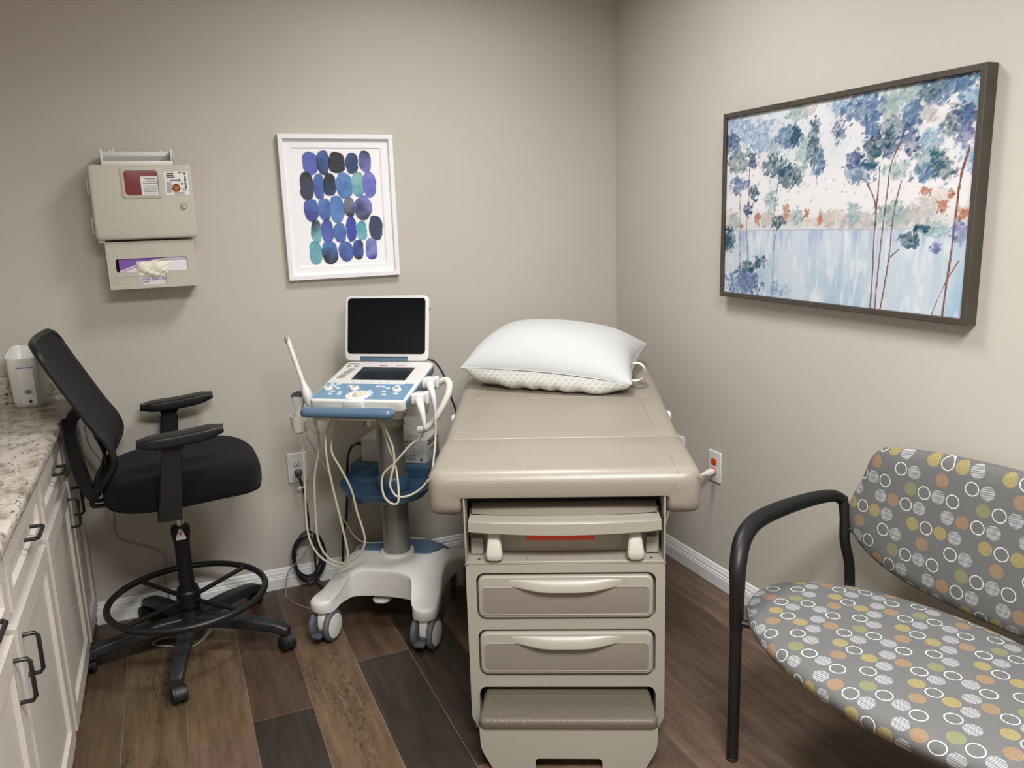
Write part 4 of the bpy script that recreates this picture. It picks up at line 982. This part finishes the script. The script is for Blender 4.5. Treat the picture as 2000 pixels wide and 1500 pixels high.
for k, ang in enumerate((-100, -28, 44, 116, 188)):
    a = math.radians(ang); R_ = Matrix.Rotation(a, 4, 'Z'); b = MB(); L = []
    for r, z, w_, h in ((.030, .108, .026, .050), (.10, .111, .0255, .046), (.2, .104, .0245, .042), (.31, .088, .0225, .036), (.345, .077, .022, .036), (.364, .069, .018, .030)):
        L.append([(r, p[0], z+p[1]) for p in rrect(2*w_, h, .008, 3)])
    b.quadloops(L).xform(R_); lg = b.build('leg', M['greyleg'], ch, sharp=40)
    yaw = math.radians([20, -35, 70, 10, -60][k]); b = MB()
    T = R_ @ Matrix.Translation((.345, 0, 0)) @ Matrix.Rotation(yaw, 4, 'Z') @ Matrix.Translation((.014, 0, 0))
    c = MB()
    for sy in (-1, 1): c.lathe([(.004, sy*.006), (.026, sy*.007), (.0285, sy*.011), (.0285, sy*.021), (.024, sy*.0245), (.004, sy*.0245)], (0, 0, .0285), 24, 'y')
    c.cyl((-.014, 0, .03), (-.014, 0, .07), .008)
    hood = [(.031*math.cos(t), .0285+.031*math.sin(t)) for t in [PI*i/12-.25 for i in range(13)]] + [(.012*math.cos(t), .0285+.012*math.sin(t)) for t in [PI*(12-i)/12-.25 for i in range(13)]]
    c.quadloops([[(p[0], y, p[1]) for p in hood] for y in (-.013, .013)])
    c.xform(T); c.build('caster', M['blackrubber'], lg, sharp=40)

# ------------------------------------------------------------------ ultrasound cart
KO, KA = (-1.26, -.386, 0), math.radians(-35)
kt = thing('ultrasound_cart', 'white and blue wheeled ultrasound cart with open laptop-style screen', 'medical cart', KO, KA)
KB = .027
# base
half_ = [(.05, -.172), (.10, -.182), (.122, -.196), (.134, -.225), (.152, -.285), (.170, -.309), (.200, -.318), (.230, -.306), (.242, -.275), (.230, -.19), (.212, -.09), (.206, .0), (.222, .09), (.252, .17), (.262, .205), (.248, .238), (.212, .243), (.17, .215), (.11, .18), (.05, .166)]
star = [(0, -.170)] + half_ + [(0, .164)] + [(-x, y) for x, y in half_[::-1]]
ST = [(p.x, p.y) for p in catmull([(x, y, 0) for x, y in star], 4, True)]
def bzd(d): t = min(1, max(0, (d-.145)/.15)); return .236-.074*t*t*(3-2*t)
def base_loop(sc, dz, under=None):
    out = []
    for x, y in ST:
        X, Y = x*sc, -.02+(y+.02)*sc; d = math.hypot(X, (Y+.02)*.9); z = bzd(d)
        out.append((KB+X, Y, under if under is not None else z+dz))
    return out
def base_under(sc, h):
    out = []
    for (p, q) in zip(base_loop(sc, 0), ST): out.append((p[0], p[1], min(p[2]-h, .130)))
    return out
from mathutils.geometry import delaunay_2d_cdt
def inside(x, y, P):
    c = False
    for (x0, y0), (x1, y1) in zip(P, P[1:]+P[:1]):
        if (y0 > y) != (y1 > y) and x < (x1-x0)*(y-y0)/(y1-y0)+x0: c = not c
    return c
def bz(x, y): return bzd(math.hypot(x, (y+.02)*.9))
b = MB(); b.quadloops([base_under(.985, .045), base_under(1.0, .038)] + [base_loop(s_, d) for s_, d in ((1.0, -.016), (.995, -.008), (.98, -.002), (.965, 0))], False, False)
for loop, zf in ((base_loop(.965, 0), lambda x, y: bz(x-KB, y)), (base_under(.985, .045), None)):
    P2 = [(p[0], p[1]) for p in loop]; pts = [Vector(p) for p in P2]; n0 = len(pts)
    if zf: pts += [Vector((-.28+.02*i, -.33+.02*j)) for i in range(30) for j in range(30) if inside(-.28+.02*i, -.33+.02*j, [((q[0]-KB)*.96+KB, (q[1]+.02)*.96-.02) for q in P2])]
    vs2, _, fs2, _, _, _ = delaunay_2d_cdt(pts, [(k, (k+1) % n0) for k in range(n0)], [], 1, 1e-6)
    zb_ = {(round(p[0], 5), round(p[1], 5)): p[2] for p in loop}
    bv = [b.bm.verts.new((q.x, q.y, zb_.get((round(q.x, 5), round(q.y, 5)), zf(q.x, q.y) if zf else .13))) for q in vs2]
    for f in fs2: b.bm.faces.new([bv[k] for k in f])
b.build('base', M['cartwhite'], kt, sharp=50)
pad = fillet([(-.160, -.004), (-.03, -.004), (.03, -.004), (.132, -.006), (.155, .03), (.172, .165), (-.185, .165), (-.178, .04)], [.02, 0, 0, .03, .02, .02, .02, .02], 5)
def bz(x, y): return bzd(math.hypot(x, (y+.02)*.9))
b = MB(); L = []
for s_ in (1.0, .97, .9, .8, .7, .6, .5, .4, .3, .2, .02): L.append([(KB+x*s_, .09+(y-.09)*s_, bz(x*s_, .09+(y-.09)*s_)+(.0045 if s_ < 1 else .002)) for x, y in pad])
b.quadloops([[(p[0], p[1], p[2]-.012) for p in L[0]]] + L).build('base_mat', M['basepad'], kt, sharp=60)
for k, (x, y, yaw) in enumerate(((-.192, -.262, -8), (.198, -.262, -6), (-.19, .212, 20), (.19, .212, 15))):
    T = Matrix.Translation((KB+x, y, 0)) @ Matrix.Rotation(math.radians(yaw), 4, 'Z') @ Matrix.Translation((0, -.014, 0))
    b = MB(); L = []
    for z, y0, y1, w_ in ((.020, -.020, .030, .014), (.06, -.034, .034, .0165), (.095, -.030, .036, .0165), (.108, -.022, .040, .018), (.122, -.018, .046, .022), (.134, -.016, .048, .024)):
        L.append([(p[0], p[1], z) for p in rrect(2*w_, y1-y0, .010, 4, 0, (y0+y1)/2)])
    b.quadloops(L).xform(T); cs = b.build('caster', M['cartwhite'], kt, sharp=40)
    for sx in (-1, 1):
        MB().lathe([(.01, sx*.020), (.047, sx*.020), (.055, sx*.023), (.058, sx*.028), (.058, sx*.036), (.054, sx*.041), (.047, sx*.043), (.045, sx*.043)], (0, 0, .058), 32, 'x').xform(T).build('wheel', M['tyre'], cs, sharp=40)
        MB().lathe([(.045, sx*.0405), (.045, sx*.0432), (.030, sx*.0462), (.002, sx*.047)], (0, 0, .058), 32, 'x').xform(T).build('wheel_cover', M['cartwhite'], cs, sharp=40)
    if k < 2: MB().box(-.019, .019, -.072, -.030, .032, .042, .003).box(-.012, .012, -.040, -.020, .036, .052, .003).xform(T).build('brake_pedal', M['darkgrey'], cs)
b = MB(); slab_z(b, lambda i: fillet([(-.036+i, -.05), (.036-i, -.05), (.034-i, -.155+i), (.015, -.172+i), (-.015, -.172+i), (-.034+i, -.155+i)], [0, 0, .012, .012, .012, .012], 4), .098, .110, .004)
b.box(-.055, .06, -.08, .04, .09, .135, .006).xform(Matrix.Translation((KB-.02, 0, 0))); b.build('centre_pedal', M['cartwhite'], kt)
# column
MB().lathe([(.053, .228), (.053, .76)], (KB, 0, 0), 40).build('column', M['metal'], kt)
MB().lathe([(.054, .222), (.068, .224), (.068, .240), (.064, .246), (.054, .247)], (KB, 0, 0), 40).build('column_collar', M['cartwhite'], kt)
MB().lathe([(.056, .752), (.058, .755), (.058, .764), (.056, .768), (.054, .83)], (KB, 0, 0), 40).build('column_sleeve', M['metallight'], kt)
# tray
tp = fillet([(-.172, -.07), (-.075, -.192), (.128, -.192), (.205, -.085), (.150, .085), (-.185, .085)], [.05, .05, .05, .06, .02, .02], 6)
def tl(sc, z): return [(.01+(x-.01)*sc, -.05+(y+.05)*sc, z) for x, y in tp]
b = MB(); b.quadloops([tl(.05, .488), tl(.75, .488), tl(.88, .497), tl(.97, .517), tl(1.0, .530), tl(1.0, .534), tl(.975, .534), tl(.95, .520), tl(.86, .502), tl(.74, .496), tl(.05, .496)])
b.build('tray', M['navy'], kt, sharp=45)
b = MB()
sp2 = fillet([(-.185, .075), (.150, .075), (.165, .12), (.165, .30), (-.185, .30)], [.015, .015, .02, .02, .02], 4)
slab_z(b, lambda i: [(x*(1-i*4), .19+(y-.19)*(1-i*4)) for x, y in sp2], .512, .562, .004)
b.lathe([(.060, .495), (.062, .50), (.062, .552), (.058, .556), (.054, .556)], (KB, 0, 0), 36)
b.build('shelf', M['navy'], kt, sharp=45)
# console
SL = math.atan(.19); CO = Vector((0, -.247, .9045))
KM = Matrix.Translation(CO) @ Matrix.Rotation(SL, 4, 'X')     # local x, s (up-slope), h
b = MB(); slab_z(b, lambda i: rrect(.356-2*i, .380-2*i, .022, 6, 0, .190), -.044, 0, .007, 5, rb=.010); b.xform(KM); con = b.build('console', M['white'], kt, sharp=45)
b = MB(); b.box(.1745, .1795, .02, .36, -.034, -.010, .002).box(-.1795, -.1745, .02, .36, -.034, -.010, .002).xform(KM).build('side_strip', M['blue'], con)
b = MB(); slab_z(b, lambda i: fillet([(-.172, .014), (.172, .014), (.168, .156), (.135, .156), (.128, .150), (-.115, .150), (-.125, .158), (-.168, .158)], [.004]*8, 2), -.004, .0012, .0004); b.xform(KM).build('keypad', M['bluepad'], con)
b = MB(); slab_z(b, lambda i: rrect(.236-2*i, .150-2*i, .004, 2, .014, .252), -.004, .001, .0004); b.xform(KM).build('display_bezel', M['offwhite'], con)
b = MB(); slab_z(b, lambda i: rrect(.212-2*i, .128-2*i, .002, 2, .016, .252), -.004, .0018, .0002); b.xform(KM).build('control_display', M['lcd'], con)
for (x, s_) in ((-.141, .097), (-.040, .100), (.122, .094)):
    kb_ = MB().lathe([(.0165, .001), (.0175, .002), (.0165, .008), (.0145, .0105), (.0085, .011), (.0085, .0095), (.001, .0095)], seg=28).xform(KM @ Matrix.Translation((x, s_, 0))).build('knob', M['white'], con)
    MB().lathe([(.0075, .0095), (.0075, .0105), (.001, .0108)], seg=20).xform(KM @ Matrix.Translation((x, s_, 0))).build('knob_cap', M['metallight'], kb_)
keys = [(-.128, .125), (-.107, .105), (-.115, .076), (-.083, .066), (-.115, .051), (-.082, .050), (-.068, .128), (.024, .083), (.034, .066), (.036, .046), (.040, .125), (.060, .125), (.083, .110), (.077, .080), (.112, .131), (.088, .053), (.128, .062), (-.145, .142), (-.120, .143)]
for (x, s_) in keys: MB().lathe([(.0085, .001), (.0088, .002), (.0075, .0036), (.001, .004)], seg=18).xform(KM @ Matrix.Translation((x, s_, 0)) @ Matrix.Diagonal((1.15, .85, 1, 1))).build('key', M['key'], con)
for i in range(6): MB().box(-.075+i*.034, -.061+i*.034, .163, .168, 0, .0022, .0008).xform(KM).build('soft_key', M['key'], con)
for i in range(8): MB().box(-.155, -.128, .205+i*.0125, .2085+i*.0125, 0, .003, .0008).xform(KM @ Matrix.Translation((i*.0022, 0, 0))).build('gain_slider', M['metallight'], con)
MB().box(-.162, -.118, .346, .352, 0, .0022, .0008).build('grille', M['darkgrey'], con).data.transform(KM)
for x in (-.152, -.120): MB().lathe([(.009, .001), (.0075, .0036), (.001, .004)], seg=18).xform(KM @ Matrix.Translation((x, .325, 0)) @ Matrix.Diagonal((1.2, .8, 1, 1))).build('key', M['metallight'], con)
b = MB(); b.lathe([(.044, -.006), (.045, .001), (.043, .004), (.030, .0055), (.027, .003), (.023, .003)], seg=40).xform(KM @ Matrix.Translation((-.006, .042, 0)) @ Matrix.Diagonal((1, .95, 1, 1)))
b.box(-.042, .030, -.012, .03, -.040, .002, .008, m=KM); b.build('trackball_rim', M['white'], con)
MB().sphere((0, 0, 0), .019, .018, .012).xform(KM @ Matrix.Translation((-.006, .044, .003))).build('trackball', M['cable'], con)
text('brand_lettering', 'esaote', .0125, M['redink'], con, KM @ Matrix.Translation((-.030, .331, .0016)), shear=.3)
text('model_lettering', 'MyLabFive', .0085, M['redink'], con, KM @ Matrix.Translation((.040, .331, .0016)))
# lid
LM = KM @ Matrix.Translation((-.018, .382, .001)) @ Matrix.Rotation(math.radians(68), 4, 'X')     # local x, up the lid
b = MB(); slab_z(b, lambda i: rrect(.346-2*i, .256-2*i, .022, 6, 0, .128), -.014, .006, .005, 4); b.xform(LM); ld = b.build('screen_lid', M['white'], kt, sharp=45)
b = MB(); slab_z(b, lambda i: rrect(.320-2*i, .218-2*i, .014, 5, 0, .137), .003, .0068, .0004); b.xform(LM).build('display', M['screen'], ld)
b = MB(); b.box(-.108, .090, .000, .019, -.010, .0068, .002).xform(LM).build('hinge_cover', M['blue'], ld)
b = MB(); b.box(-.106, .088, .0145, .0180, .006, .0074).xform(LM).build('hinge_gap', M['dark'], ld)
b = MB(); b.prism([(-.030, .008, .0065), (.012, .008, .0065), (.004, -.004, .0085), (-.022, -.004, .0085)], (0, 0, .003)).xform(LM).build('latch', M['blue'], ld)
for x in (-.1765, .1765): MB().box(x-.003, x+.003, .20, .208, -.004, .004, .001).xform(LM).build('lid_bumper', M['metallight'], ld)
# handle, neck, brackets
b = MB(); L = []
for k in range(25):
    q = -math.cos(PI*k/24); x = -.009+.171*q; rr_ = max(0, (abs(q)-.87)/.13); e = max(.04, (1-rr_**2)**.5)
    L.append([(x, -.298+p[0]*e, .8735+p[1]*e) for p in superell(.030, .0175, 2.4, 20)])
b.quadloops(L).build('handle', M['blue'], kt, sharp=50)
MB().box(-.13, .13, -.29, -.16, .852, .866, .004).box(-.07, .12, -.16, .10, .818, .868, .01).box(-.05, .10, -.07, .07, .79, .83, .008).build('neck', M['offwhite'], kt)
MB().box(-.235, .02, -.115, -.095, .795, .812, .005).box(-.02, .0, -.115, -.095, .775, .80, .005).build('side_bracket', M['offwhite'], kt)
b = MB(); b.lathe([(.014, .742), (.024, .748), (.0275, .77), (.030, .808), (.0305, .812), (.026, .812), (.024, .785), (.002, .785)], (-.294, -.105, 0), 28)
b.tube([(-.27, -.105, .79), (-.24, -.105, .803)], .012, 10); b.build('probe_cup', M['offwhite'], kt)
b = MB(); L = []
for (x, z, w_) in ((-.244, .812, .010), (-.243, .795, .014), (-.238, .775, .016), (-.228, .758, .016), (-.218, .746, .012), (-.212, .741, .005)): L.append([(x+p[0], -.112+p[1], z) for p in rrect(2*w_, .012, .005, 3)])
b.quadloops(L).build('cable_hook', M['offwhite'], kt, sharp=50)
b = MB(); b.tube([(.150, .02, .885), (.205, .03, .903), (.245, .025, .925), (.268, .01, .918), (.270, -.01, .885), (.250, -.03, .835), (.222, -.045, .790), (.190, -.055, .758), (.160, -.055, .752)], lambda t: .0125, 12, 6).build('hook_arm', M['offwhite'], kt, sharp=60)
b = MB(); b.lathe([(.002, .79), (.045, .80), (.052, .83), (.045, .86), (.002, .866)], (.135, .0, 0), 28).build('pivot_housing', M['offwhite'], kt)
b = MB()
for i in range(6): b.box(.085+i*.012, .091+i*.012, -.212, -.2, .864, .870)
b.build('vents', M['dark'], kt)
MB().lathe([(.008, .775), (.008, .797)], (-.03, -.105, 0), 16).build('knob', M['greycable'], kt)
# probes (things of their own), all in the cart's frame
def kthing(name, label, cat): return thing(name, label, cat, KO, KA)
wp = kthing('ultrasound_probe', 'long thin white wand probe standing upright at the cart left side', 'probe')
d0, d1 = Vector((-.226, -.135, .872)), Vector((-.308, -.112, 1.108)); ax = (d1-d0)
def wq(t): return d0+ax*t
MB().tube([wq(t) for t in (-.10, 0, .08, .16, .22, .27, .32)], lambda t: [.011, .018, .0195, .0175, .0135, .0105, .0090][round(t*6)], 16).tube([wq(.32), wq(.82)], .0088, 14).tube([wq(.822), wq(.97)], .0091, 14).sphere(wq(.965), .0094, .0094, .010).build('shaft', M['white'], wp, sharp=50)
MB().sphere(wq(.955) + Vector((-.002, -.005, .002)), .0080, .0066, .015).build('tip', M['metallight'], wp)
def cable(pts, par, m='cable', r=.0042): return MB().tube(pts, r, 8, 6).build('cable', M[m], par, sharp=180)
cable([(-.218, -.137, .850), (-.212, -.130, .81), (-.206, -.13, .701), (-.224, -.15, .587), (-.217, -.18, .477), (-.207, -.2, .364), (-.174, -.21, .3), (-.124, -.215, .277), (-.072, -.22, .291), (-.028, -.22, .331), (-.011, -.22, .372), (-.018, -.22, .423), (-.038, -.21, .478), (-.056, -.205, .56), (-.091, -.20, .633), (-.128, -.19, .696), (-.135, -.16, .749), (-.130, -.13, .80), (-.10, -.10, .84)], wp)
cp = kthing('ultrasound_probe', 'short white convex probe with grey curved lens, in the cup left of the cart', 'probe')
b = MB(); L = []
for z, w_, d_ in ((.770, .010, .010), (.80, .0135, .012), (.815, .014, .012), (.830, .012, .011), (.845, .016, .012), (.865, .024, .0135), (.880, .027, .0135), (.884, .027, .0135)): L.append([(-.292+p[0]+(z-.80)*.12, -.105+p[1], z) for p in rrect(2*w_, 2*d_, .008, 3)])
b.quadloops(L).build('grip', M['white'], cp, sharp=50)
b = MB(); arc = [(.028*math.cos(t), .022*math.sin(t)) for t in [PI*i/14 for i in range(15)]]
b.quadloops([[(-.282+x, -.105+y, .882+z) for x, z in arc] for y in (-.013, -.011, .011, .013)]).build('lens', M['tyre'], cp, sharp=50)
cable([(-.292, -.105, .77), (-.285, -.12, .735), (-.268, -.14, .682), (-.258, -.17, .532), (-.247, -.2, .422), (-.227, -.22, .354), (-.189, -.23, .304), (-.129, -.24, .276), (-.088, -.25, .28), (-.07, -.25, .305), (-.07, -.25, .353), (-.09, -.245, .467), (-.114, -.235, .576), (-.133, -.225, .686), (-.142, -.20, .757), (-.140, -.15, .807), (-.12, -.11, .84)], cp)
def connector(par, y, z):
    b = MB(); T = Matrix.Translation((.196, y, z)) @ Matrix.Rotation(math.radians(-4), 4, 'X')
    b.box(-.018, .030, -.036, .036, -.020, .018, .007, 3)
    b.box(.016, .034, .004, .030, -.026, .020, .006, 3)
    b.xform(T)
    p0 = T @ Vector((.012, -.030, -.004)); b.tube([p0, p0+Vector((.014, -.020, -.026)), p0+Vector((.024, -.030, -.062)), p0+Vector((.028, -.034, -.095))], lambda t: .0165-.0115*t, 12, 4)
    b.build('connector', M['white'], par, sharp=50); return p0+Vector((.028, -.034, -.095))
c1 = kthing('probe_cable', 'looped ivory cable on the rear white connector at the right side of the cart', 'cable')
e = connector(c1, -.010, .925)
cable([e, (.240, -.09, .79), (.241, -.1, .747), (.244, -.14, .681), (.243, -.18, .625), (.221, -.2, .588), (.184, -.21, .559), (.148, -.22, .548), (.118, -.22, .552), (.1, -.22, .586), (.103, -.21, .621), (.11, -.19, .672), (.098, -.17, .723), (.066, -.15, .782), (.036, -.125, .820)], c1)
c2 = kthing('probe_cable', 'looped ivory cable on the front white connector at the right side of the cart', 'cable')
e = connector(c2, -.140, .895)
cable([e, (.205, -.168, .755), (.164, -.175, .723), (.109, -.19, .662), (.072, -.2, .628), (.065, -.212, .589), (.078, -.225, .546), (.106, -.23, .524), (.13, -.23, .531), (.127, -.21, .58), (.105, -.17, .65), (.077, -.15, .708), (.054, -.135, .771), (.020, -.115, .820)], c2)
# printer on the shelf
pr = thing('printer', 'small pale grey metal printer on the blue shelf behind the cart column', 'printer', KO, KA)
MB().box(-.148, .128, .125, .295, .5625, .660, .004).build('case', M['printer'], pr)
b = MB()
for i in range(9):
    for j in range(5): b.lathe([(.0022, .1245), (.0022, .1255)], (.075-.0085*j+.004*(i % 2), 0, .578+.009*i), 8, 'y')
b.build('vent_holes', M['dark'], pr)
MB().lathe([(.006, .123), (.006, .126)], (.105, 0, .578), 14, 'y').build('knob', M['darkgrey'], pr)
b = MB(); b.box(.1275, .1295, .14, .285, .636, .641).box(.1275, .1292, .15, .18, .646, .652).box(.1275, .1292, .19, .20, .646, .652).box(.1275, .1292, .21, .22, .646, .652).box(.1275, .1292, .16, .22, .61, .6125)
b.build('controls', M['darkgrey'], pr)
b = MB(); b.box(-.172, -.148, .145, .157, .625, .637, .002).build('power_plug', M['blackrubber'], pr)
cable([(-.17, .151, .631), (-.195, .14, .620), (-.222, .15, .558), (-.243, .17, .414), (-.256, .17, .3), (-.278, .17, .207), (-.285, .17, .06), (-.26, .15, .007), (-.22, .13, .006)], pr, 'blackcable', .0055)
cable([(-.148, .15, .648), (-.172, .14, .645), (-.205, .14, .60), (-.225, .16, .52), (-.238, .19, .40), (-.25, .20, .31)], pr, 'greycable', .0022)
# cords on the cart
sc1 = tag(MB().tube([(.125, .155, .982), (.165, .17, .968), (.201, .175, .909), (.222, .18, .826), (.244, .185, .748), (.255, .20, .60), (.25, .22, .40), (.235, .25, .20), (.25, .27, .05), (.28, .27, .006), (.33, .25, .006)], .0042, 8, 6).build('screen_cord', M['blackcable']), 'black cord running down from the screen to the floor beside the exam table', 'cord')
sc1.location = KO; sc1.rotation_euler = (0, 0, KA)
thn = tag(MB().tube([(-.268, -.09, .76), (-.277, -.08, .721), (-.243, -.06, .631), (-.222, -.03, .552), (-.212, 0.0, .432), (-.196, .03, .335), (-.156, .03, .272), (-.117, .035, .252), (-.086, .06, .242), (-.04, .075, .240), (.10, .10, .236), (.16, .13, .226), (.17, .18, .21)], .0024, 8, 6).build('thin_cord', M['cable']), 'thin pale cord hanging from the left bracket and draped over the cart base', 'cord')
thn.location = KO; thn.rotation_euler = (0, 0, KA)
# black power cord with coil, plugged in the back outlet
bc = thing('power_cord', 'black power cord plugged in the back wall outlet and hanging in a coil', 'cord', (0, 0, 0))
b = MB(); L = []
for y, s_ in ((-.0085, .013), (-.022, .014), (-.030, .011), (-.034, .006)): L.append([(-.0+p[0]-1.541, y, .4985+p[1]) for p in rrect(2*s_, 2.2*s_, .005, 3)])
b.quadloops(L).build('plug', M['darkgrey'], bc)
MB().box(-1.552, -1.528, -.045, -.043, .437, .448).build('cord_tag', M['paper'], bc)
coil = []
for k in range(0, 150):
    t = k/150; a = PI/2 + t*2*PI*4.0; w_ = .060+.010*math.sin(1.7*a*.31+1); coil.append((-1.534+w_*math.cos(a), -.052-.012*math.sin(a*.75)-.004*(k % 3 == 0), .136+.016*math.sin(.27*a)+.100*math.sin(a)))
MB().tube([(-1.541, -.032, .494), (-1.538, -.042, .475), (-1.530, -.040, .429), (-1.522, -.045, .351), (-1.521, -.05, .28)] + coil[::3] + [(-1.51, -.07, .09), (-1.50, -.10, .02), (-1.48, -.14, .0065), (-1.42, -.18, .0065), (-1.36, -.18, .0065)], .0052, 8, 4).build('cord', M['blackcable'], bc, sharp=180)
MB().tube([(-1.604, -.066, .155), (-1.592, -.075, .160), (-1.582, -.066, .162)], .003, 6, 3).build('cable_tie', M['blackrubber'], bc)
tag(MB().tube([(-1.503, -.085, .288), (-1.521, -.085, .219), (-1.556, -.085, .161), (-1.601, -.085, .125), (-1.628, -.085, .095), (-1.640, -.095, .04), (-1.645, -.11, .005), (-1.638, -.14, .004), (-1.615, -.197, .004), (-1.568, -.26, .004), (-1.50, -.29, .004)], .0024, 8, 6).build('thin_cord', M['greycable']), 'thin grey cord curling from the black coil onto the floor at the front left caster', 'cord')
# cords behind and below the stool
gcd = thing('power_cord', 'grey cord hanging along the back wall behind the stool to a black adapter', 'cord', (0, 0, 0))
MB().tube([(-2.345, -.032, .919), (-2.318, -.030, .921), (-2.303, -.026, .905), (-2.300, -.020, .86), (-2.297, -.02, .784), (-2.294, -.02, .736), (-2.281, -.02, .702), (-2.262, -.02, .66), (-2.245, -.02, .56), (-2.241, -.02, .435), (-2.246, -.02, .373), (-2.218, -.02, .329), (-2.149, -.02, .294), (-2.091, -.02, .254), (-2.08, -.02, .212), (-2.093, -.022, .156), (-2.085, -.03, .085), (-2.09, -.05, .042), (-2.095, -.06, .036)], .0026, 8, 6).build('cord', M['greycable'], gcd, sharp=180)
MB().box(-2.16, -2.09, -.085, -.035, 0, .045, .006).box(-2.165, -2.155, -.078, -.042, .008, .038, .003).build('adapter', M['blackplastic'], gcd)
fc = thing('floor_cable', 'grey cable with a pale connector lying on the floor under the stool', 'cable', (0, 0, 0))
MB().tube([(-1.972, -.318, .0055), (-2.016, -.365, .005), (-2.06, -.352, .005), (-2.091, -.325, .005), (-2.138, -.298, .005), (-2.150, -.272, .005), (-2.118, -.250, .005), (-2.06, -.262, .005), (-2.01, -.250, .005), (-1.97, -.235, .005)], .0042, 8, 6).build('cable', M['greycable'], fc, sharp=180)
MB().tube([(-1.978, -.330, .0075), (-1.968, -.312, .0085), (-1.958, -.290, .009), (-1.942, -.252, .009)], lambda t: .006+.005*t, 10).build('connector', M['metallight'], fc)
